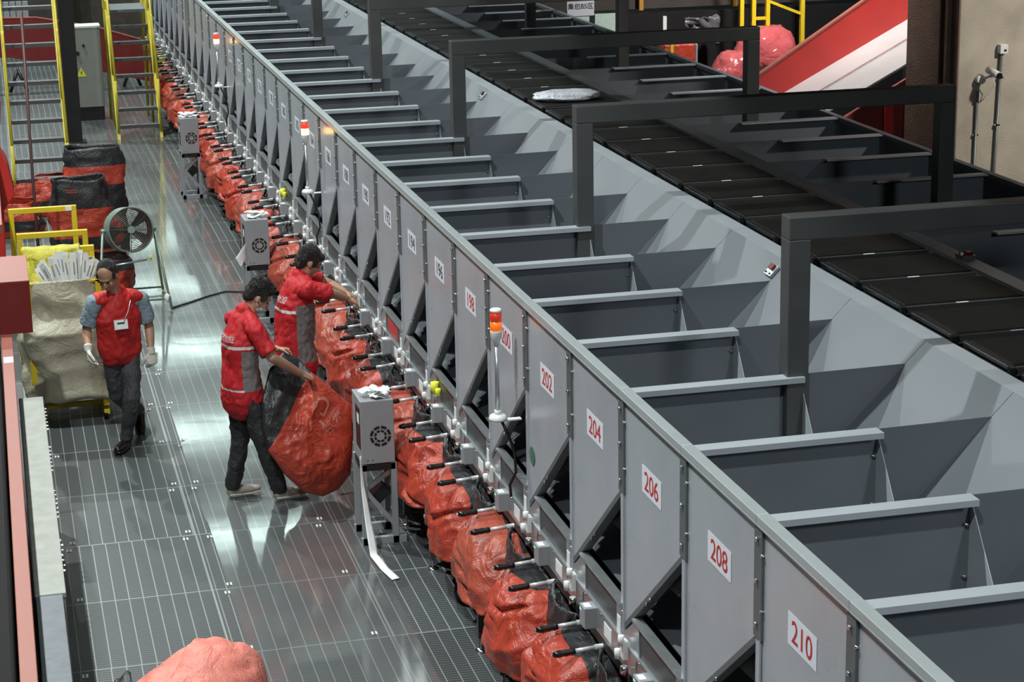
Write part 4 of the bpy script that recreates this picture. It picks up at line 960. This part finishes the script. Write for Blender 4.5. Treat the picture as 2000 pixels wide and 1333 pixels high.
hair_part(Mx, root, .006, .0015, hfM, 0)
b = mb(TEE); side = (J['shL'] - J['shR']).normalized()
limb(b, [J['neck'] - V((0, 0, .05)), J['chest'], J['waist']], [.09, .165, .15], side=side, rb=[.07, .11, .11], n=20)
for s_ in 'LR': limb(b, [J['neck'].lerp(J['sh' + s_], .5) - V((0, 0, .03)), J['sh' + s_]], [.06, .068]); b.tube([J['sh' + s_], J['sh' + s_].lerp(J['el' + s_], .42), J['sh' + s_].lerp(J['el' + s_], .78)], [.070, .068, .072], 16)
joinmesh(b, 'tshirt', root, .009, 4, .010, 14., 2.)
b = mb(VEST)
limb(b, [J['neck'] - V((0, 0, .0)), J['neck'] - V((0, 0, .06)), J['chest'] + V((0, 0, .02)), J['waist'], J['hip'] - V((0, 0, .02))], [.085, .135, .196, .185, .180], side=side, rb=[.075, .098, .136, .136, .136], n=24)
for s_ in 'LR': limb(b, [J['neck'].lerp(J['sh' + s_], .3) - V((0, 0, .02)), J['neck'].lerp(J['sh' + s_], .82)+ V((0, 0, .005))], [.065, .062], rb=[.075, .075])
vest = joinmesh(b, 'vest', root, .009, 4, .018, 9., 5.)
trousers(J, root, TROU, .066, .058, 1.)
shoe(J, 'L', root, SHOEB, SHOEB, (.70, 16.22, .04)); shoe(J, 'R', root, SHOEB, SHOEB, (.93, 16.72, .0))
for nm, w, d, pn, th, cu in (('glove', J['wrR'], (.02, -.25, -1), (1, 0, 0), (0, -1, 0), .7), ('glove', J['wrL'], (.05, -.3, -1), (-.3, 1, 0), (-1, -.2, 0), 1.2)):
    b = mb(GLOVE); hand(b, w, d, pn, th, cu, 1.06, .0035); b.tube([w + V(d).normalized() * .02, w - V(d).normalized() * .035], [.034, .036], 14, side=V(th)); joinmesh(b, 'glove', root, .0055, 2)
b = mb(PAPER); b.box(-.052, .052, -.003, 0, -.036, .036); b.use(INKB); b.box(-.03, .03, -.0045, -.003, .004, .018); b.use(mat('card_plastic', (.5, .45, .4), .3)); b.box(-.056, .056, .0, .001, -.04, .04)
k = b.build('name_card', root); k.location = (.815, 16.262, 1.085); k.rotation_euler = (R(-12), 0, R(10))
b = mb(WHITE); b.tube([(.905, 16.33, 1.26), (.875, 16.275, 1.18), (.84, 16.26, 1.115)], .003, 6); b.build('lanyard', root)

# --- worker holding a sack
J = D(neck=(1.655, 14.88, 1.46), shR=(1.680, 14.70, 1.385), shL=(1.585, 15.04, 1.375), chest=(1.605, 14.87, 1.25), waist=(1.595, 14.88, 1.03), hip=(1.60, 14.88, .91),
      elR=(1.80, 14.60, 1.17), wrR=(2.03, 14.74, .985), elL=(1.76, 15.10, 1.13), wrL=(1.885, 15.0, 1.125), thR=(1.635, 14.79, .87), thL=(1.575, 14.97, .87),
      knL=(1.575, 14.95, .47), anL=(1.50, 14.97, .085), knR=(1.715, 14.74, .48), anR=(1.83, 14.80, .085))
root = empty('person', 'person in red shirt and face mask holding an empty sack', 'person', (0, 0, 0))
Mx = head_frame((1.757, 14.87, 1.575), (.83, -.02, -.56))
body = build_body(J, Mx, root, [(J['wrR'], (.9, .25, -.45), (.2, .3, -.8), (.2, 1, .3), .55), (J['wrL'], (1, -.15, -.1), (.1, -.3, -1), (-.1, -1, .2), .9)])
def hf1(b, Mx):
    b.ell((0, -.022, .048), (.086, .094, .098), Mx, 24, 16); b.ell((0, -.060, -.005), (.076, .056, .078), Mx, 20, 12); b.ell((0, .035, .082), (.066, .058, .046), Mx, 16, 10)
    for s_ in (-1, 1): b.ell((s_ * .071, .022, .020), (.012, .030, .045), Mx, 12, 8)
hair_part(Mx, root, .006, .006, hf1)
side = (J['shL'] - J['shR']).normalized(); fwd_ = V((-side.y, side.x, 0)) * -1
if fwd_.x < 0: fwd_ = -fwd_
def shirtmat(c, J=J, side=side, fwd_=fwd_):
    q = c - J['waist']; s_ = q.dot(side); f_ = q.dot(fwd_)
    zc = c.z
    if -.30 < s_ < -.075 and -.05 < f_ < .10 and .89 < zc < 1.20: return 1
    if f_ < .04 and (abs(zc - (1.225 + .25 * abs(s_) * .0)) < .011 or abs(zc - .90) < .005) and abs(s_) < .22: return 2
    return 0
b = mb(SHIRT)
limb(b, [J['neck'] + V((0, 0, .012)), J['neck'] - V((0, 0, .045)), J['chest'], J['waist'], J['hip'] - V((0, 0, .02)), J['hip'] - V((0, 0, .11))], [.074, .15, .185, .174, .186, .192], side=side, rb=[.068, .108, .13, .136, .152, .162], n=24)
for s_ in 'LR': limb(b, [J['neck'].lerp(J['sh' + s_], .4) - V((0, 0, .03)), J['sh' + s_]], [.080, .072]); b.tube([J['sh' + s_], J['sh' + s_].lerp(J['el' + s_], .5), J['sh' + s_].lerp(J['el' + s_], .88)], [.074, .072, .074], 16)
sh1 = joinmesh(b, 'shirt', root, .008, 4, .016, 9., 9., shirtmat, [SHIRT, SHIRTG, REFL])
t = text_mesh('京东物流', .055, REFL, 0); project_mesh(t, 'back_lettering', -side, (0, 0, 1), J['chest'] - fwd_ * .2 + V((0, 0, .03)) + side * .02, sh1, root) if False else project_mesh(t, 'back_lettering', side * -1, (0, 0, 1), J['chest'] - fwd_ * .2 + V((0, 0, .03)), sh1, root)
trousers(J, root, TROUB, .072, .064, 4.)
shoe(J, 'L', root, SHOEG, SOLE, (1.70, 14.99, .03)); shoe(J, 'R', root, SHOEG, SOLE, (2.05, 14.85, .03))
b = mb(MASK); b.ell((0, .040, -.070), (.052, .058, .050), Mx, 18, 12); joinmesh(b, 'face_mask', root, .006, 2)
b = mb(WHITE); b.tube([Mx @ V((.050, .055, -.055)), Mx @ V((.079, .0, -.010))], .0022, 6); b.tube([Mx @ V((.050, .045, -.085)), Mx @ V((.079, -.005, -.04))], .0022, 6); b.build('mask_loop', root)

# --- worker reaching into the trough
sc = 15.8 / 15.45
def W(p): p = V(p) - V((0, 0, 5.2)); return p * sc + V((0, 0, 5.2))
J = {a: W(c) for a, c in D(neck=(2.145, 15.45, 1.565), shR=(2.165, 15.25, 1.50), shL=(2.14, 15.63, 1.50), chest=(2.10, 15.43, 1.36), waist=(2.085, 15.42, 1.12), hip=(2.08, 15.42, .98),
      elR=(2.36, 15.28, 1.455), wrR=(2.50, 15.40, 1.37), elL=(2.36, 15.62, 1.47), wrL=(2.50, 15.52, 1.40), thR=(2.10, 15.33, .95), thL=(2.10, 15.52, .95),
      knR=(2.14, 15.30, .56), knL=(2.16, 15.50, .56), anR=(2.09, 15.28, .20), anL=(2.10, 15.55, .20)).items()}
for a in ('anR', 'anL'): J[a].z = .085
for a in ('knR', 'knL'): J[a].z = .47
root = empty('person', 'person in red shirt leaning over the chute trough', 'person', (0, 0, 0))
Mx = head_frame(W((2.222, 15.46, 1.672)), (.80, .18, -.52))
body = build_body(J, Mx, root, [(J['wrR'], (.85, .2, -.5), (0, .2, -1), (0, 1, .2), .5), (J['wrL'], (.85, -.2, -.5), (0, -.1, -1), (0, -1, .2), .5)])
def hf2(b, Mx):
    b.ell((0, -.024, .046), (.083, .093, .095), Mx, 24, 16); b.ell((0, -.058, -.012), (.076, .056, .080), Mx, 20, 12); b.ell((.01, .045, .070), (.064, .055, .042), Mx, 16, 10)
    for s_ in (-1, 1): b.ell((s_ * .071, .020, .015), (.012, .030, .048), Mx, 12, 8)
hair_part(Mx, root, .006, .003, hf2, 300)
side = (J['shL'] - J['shR']).normalized(); fwd_ = V((-side.y, side.x, 0))
if fwd_.x < 0: fwd_ = -fwd_
def shirtmat2(c, J=J, side=side, fwd_=fwd_):
    q = c - J['waist']; s_ = q.dot(side); f_ = q.dot(fwd_); zc = c.z; z1 = J['chest'].z
    if s_ < -.06 and -.02 < f_ < .20 and J['hip'].z - .06 < zc < z1 + .02: return 1
    if f_ < .03 and (abs(zc - (z1 - .03)) < .012 or abs(zc - J['hip'].z + .01) < .006): return 2
    return 0
b = mb(SHIRT)
limb(b, [J['neck'] + V((0, 0, .012)), J['neck'] - V((0, 0, .045)), J['chest'], J['waist'], J['hip'] - V((0, 0, .02)), J['hip'] - V((0, 0, .12))], [.074, .155, .195, .187, .197, .20], side=side, rb=[.068, .112, .145, .152, .164, .17], n=24)
for s_ in 'LR': limb(b, [J['neck'].lerp(J['sh' + s_], .4) - V((0, 0, .03)), J['sh' + s_]], [.084, .076]); b.tube([J['sh' + s_], J['sh' + s_].lerp(J['el' + s_], .5), J['sh' + s_].lerp(J['el' + s_], .92)], [.078, .077, .078], 16)
sh2 = joinmesh(b, 'shirt', root, .008, 4, .018, 9., 12., shirtmat2, [SHIRT, SHIRTG, REFL])
t = text_mesh('京东物流', .06, REFL, 0); project_mesh(t, 'back_lettering', side * -1, (0, 0, 1), J['chest'] - fwd_ * .22 + V((0, 0, .05)) + side * .0, sh2, root)
trousers(J, root, TROUB, .075, .066, 7.)
shoe(J, 'L', root, SHOEG, SOLE, J['anL'] + V((.2, .02, -.05))); shoe(J, 'R', root, SHOEG, SOLE, J['anR'] + V((.2, .0, -.05)))

# --- the sack held by the worker
b = MB(); b.use(two_tone('held_sack_cloth', CR, CB, ((-1.30, 0, 1, -.45 + 1.735 * 1.3 - .02),), .012, 3))
out = [(2.125, 14.86, .955), (2.25, 14.86, .84), (2.405, 14.86, .68), (2.41, 14.84, .42), (2.375, 14.80, .15), (2.27, 14.76, .05), (2.14, 14.72, .02), (2.00, 14.68, .08), (1.86, 14.64, .24), (1.735, 14.62, .45),
       (1.70, 14.66, .62), (1.72, 14.72, .82), (1.80, 14.82, 1.02), (1.93, 14.94, 1.12), (2.03, 14.96, 1.06)]
cen = V((2.06, 14.78, .52)); NO = 210
def outl(u):
    q = (u % 1) * len(out); i = int(q); fr = q - i; a, c2 = V(out[i % len(out)]), V(out[(i + 1) % len(out)]); return a.lerp(c2, fr)
def heldsack(u, v):
    s_ = -1 if v < .5 else 1; t = abs(v - .5) * 2; ro = 1 - t
    p = cen.lerp(outl(u), 1 - t if 0 else (1 - t))
    thick = .13 * math.sqrt(max(0, 1 - (1 - t) ** 2)) * (.55 + .6 * max(0, min(1, (.9 - p.z) / .6)))
    pp = V((p.x * 4, p.z * 4, s_ * 3)); n_ = (.03 - abs(noise.noise(pp * .7)) * .07 - abs(noise.noise(pp * 1.8)) * .035 - abs(noise.noise(pp * 4.5)) * .012) * min(1, t * 2.5)
    return p + V((.05, -1, .1)).normalized() * (-s_) * (thick + n_) * (1 if s_ < 0 else .8)
b.grid(heldsack, NO, 96, True)
o = b.build('held_sack'); tag(o, 'large empty red sack with black rim in the worker hands', 'sack')
def on_sack(me, name, right, up_, loc):
    M_, l = frame_mat(right, up_, loc)
    return project_mesh(me, name, right, up_, loc, o, o, .003)
dr = V((.62, 0, .78)); du = V((-.78, 0, .62))
t = text_mesh('京东', .10, REDL, 0); on_sack(t, 'lettering', dr, du, (2.25, 14.4, .59))
t = text_mesh('JD', .20, REDL, 0); on_sack(t, 'emblem', dr, du, (2.155, 14.4, .70))
#%%LIGHT
# ------------------------------------------------------------------ lights
def area(loc, size, power, col=(.93, 1., .98), rot=(0, 0, 0), sy=None, spread=PI):
    l = bpy.data.lights.new('bay_or_fill', 'AREA'); l.energy = power; l.color = col; l.size = size; l.spread = spread
    if sy: l.shape = 'RECTANGLE'; l.size_y = sy
    else: l.shape = 'DISK'
    o = bpy.data.objects.new('bay_or_fill_lamp', l); COL.objects.link(o); o.location = loc; o.rotation_euler = rot; return o
for i in range(5):                                # high bay row above the left of the aisle
    area((-1.3, 9.6 + 7.8 * i, 10.5), .24, 760, spread=R(150))
area((-.6, 1.5, 10.5), .4, 620)  # fill added behind the viewer for the plates facing it
area((6.5, .5, 6.3), 1., 170, (.9, .97, 1.), (R(50), 0, 0))     # fill lamp added behind the viewer to brighten the right-hand faces                   
for i in range(4, 10):                            # farther on, long strip luminaires run across the hall
    area((3.2, 2.5 + 8 * i, 10.5), 7., 230, (.78, 1., .94), sy=.28)
area((10.0, 12.8, 5.8), .3, 55, (1, .95, .86), (R(50), 0, R(12)), spread=R(85))  # spot added to brighten the concrete pillar
area((7.6, 18.2, 6.5), .3, 62, (1, .97, .93), (R(10), R(-12), 0), spread=R(75))  # extra spot put in to light the red slide
area((9.8, 23.6, 6.0), .4, 140, (1, .97, .93), (R(35), 0, 0), spread=R(100))  # another added spot, lifts the wrapped bundles
w = bpy.data.worlds.new('world'); S.world = w; w.use_nodes = True
w.node_tree.nodes['Background'].inputs[0].default_value = (.5, .6, .65, 1); w.node_tree.nodes['Background'].inputs[1].default_value = .035
S.view_settings.view_transform = 'Standard'; S.view_settings.look = 'None'; S.view_settings.gamma = 1; S.view_settings.use_curve_mapping = False
S.view_settings.exposure = -0.02
S.cycles.max_bounces = 6
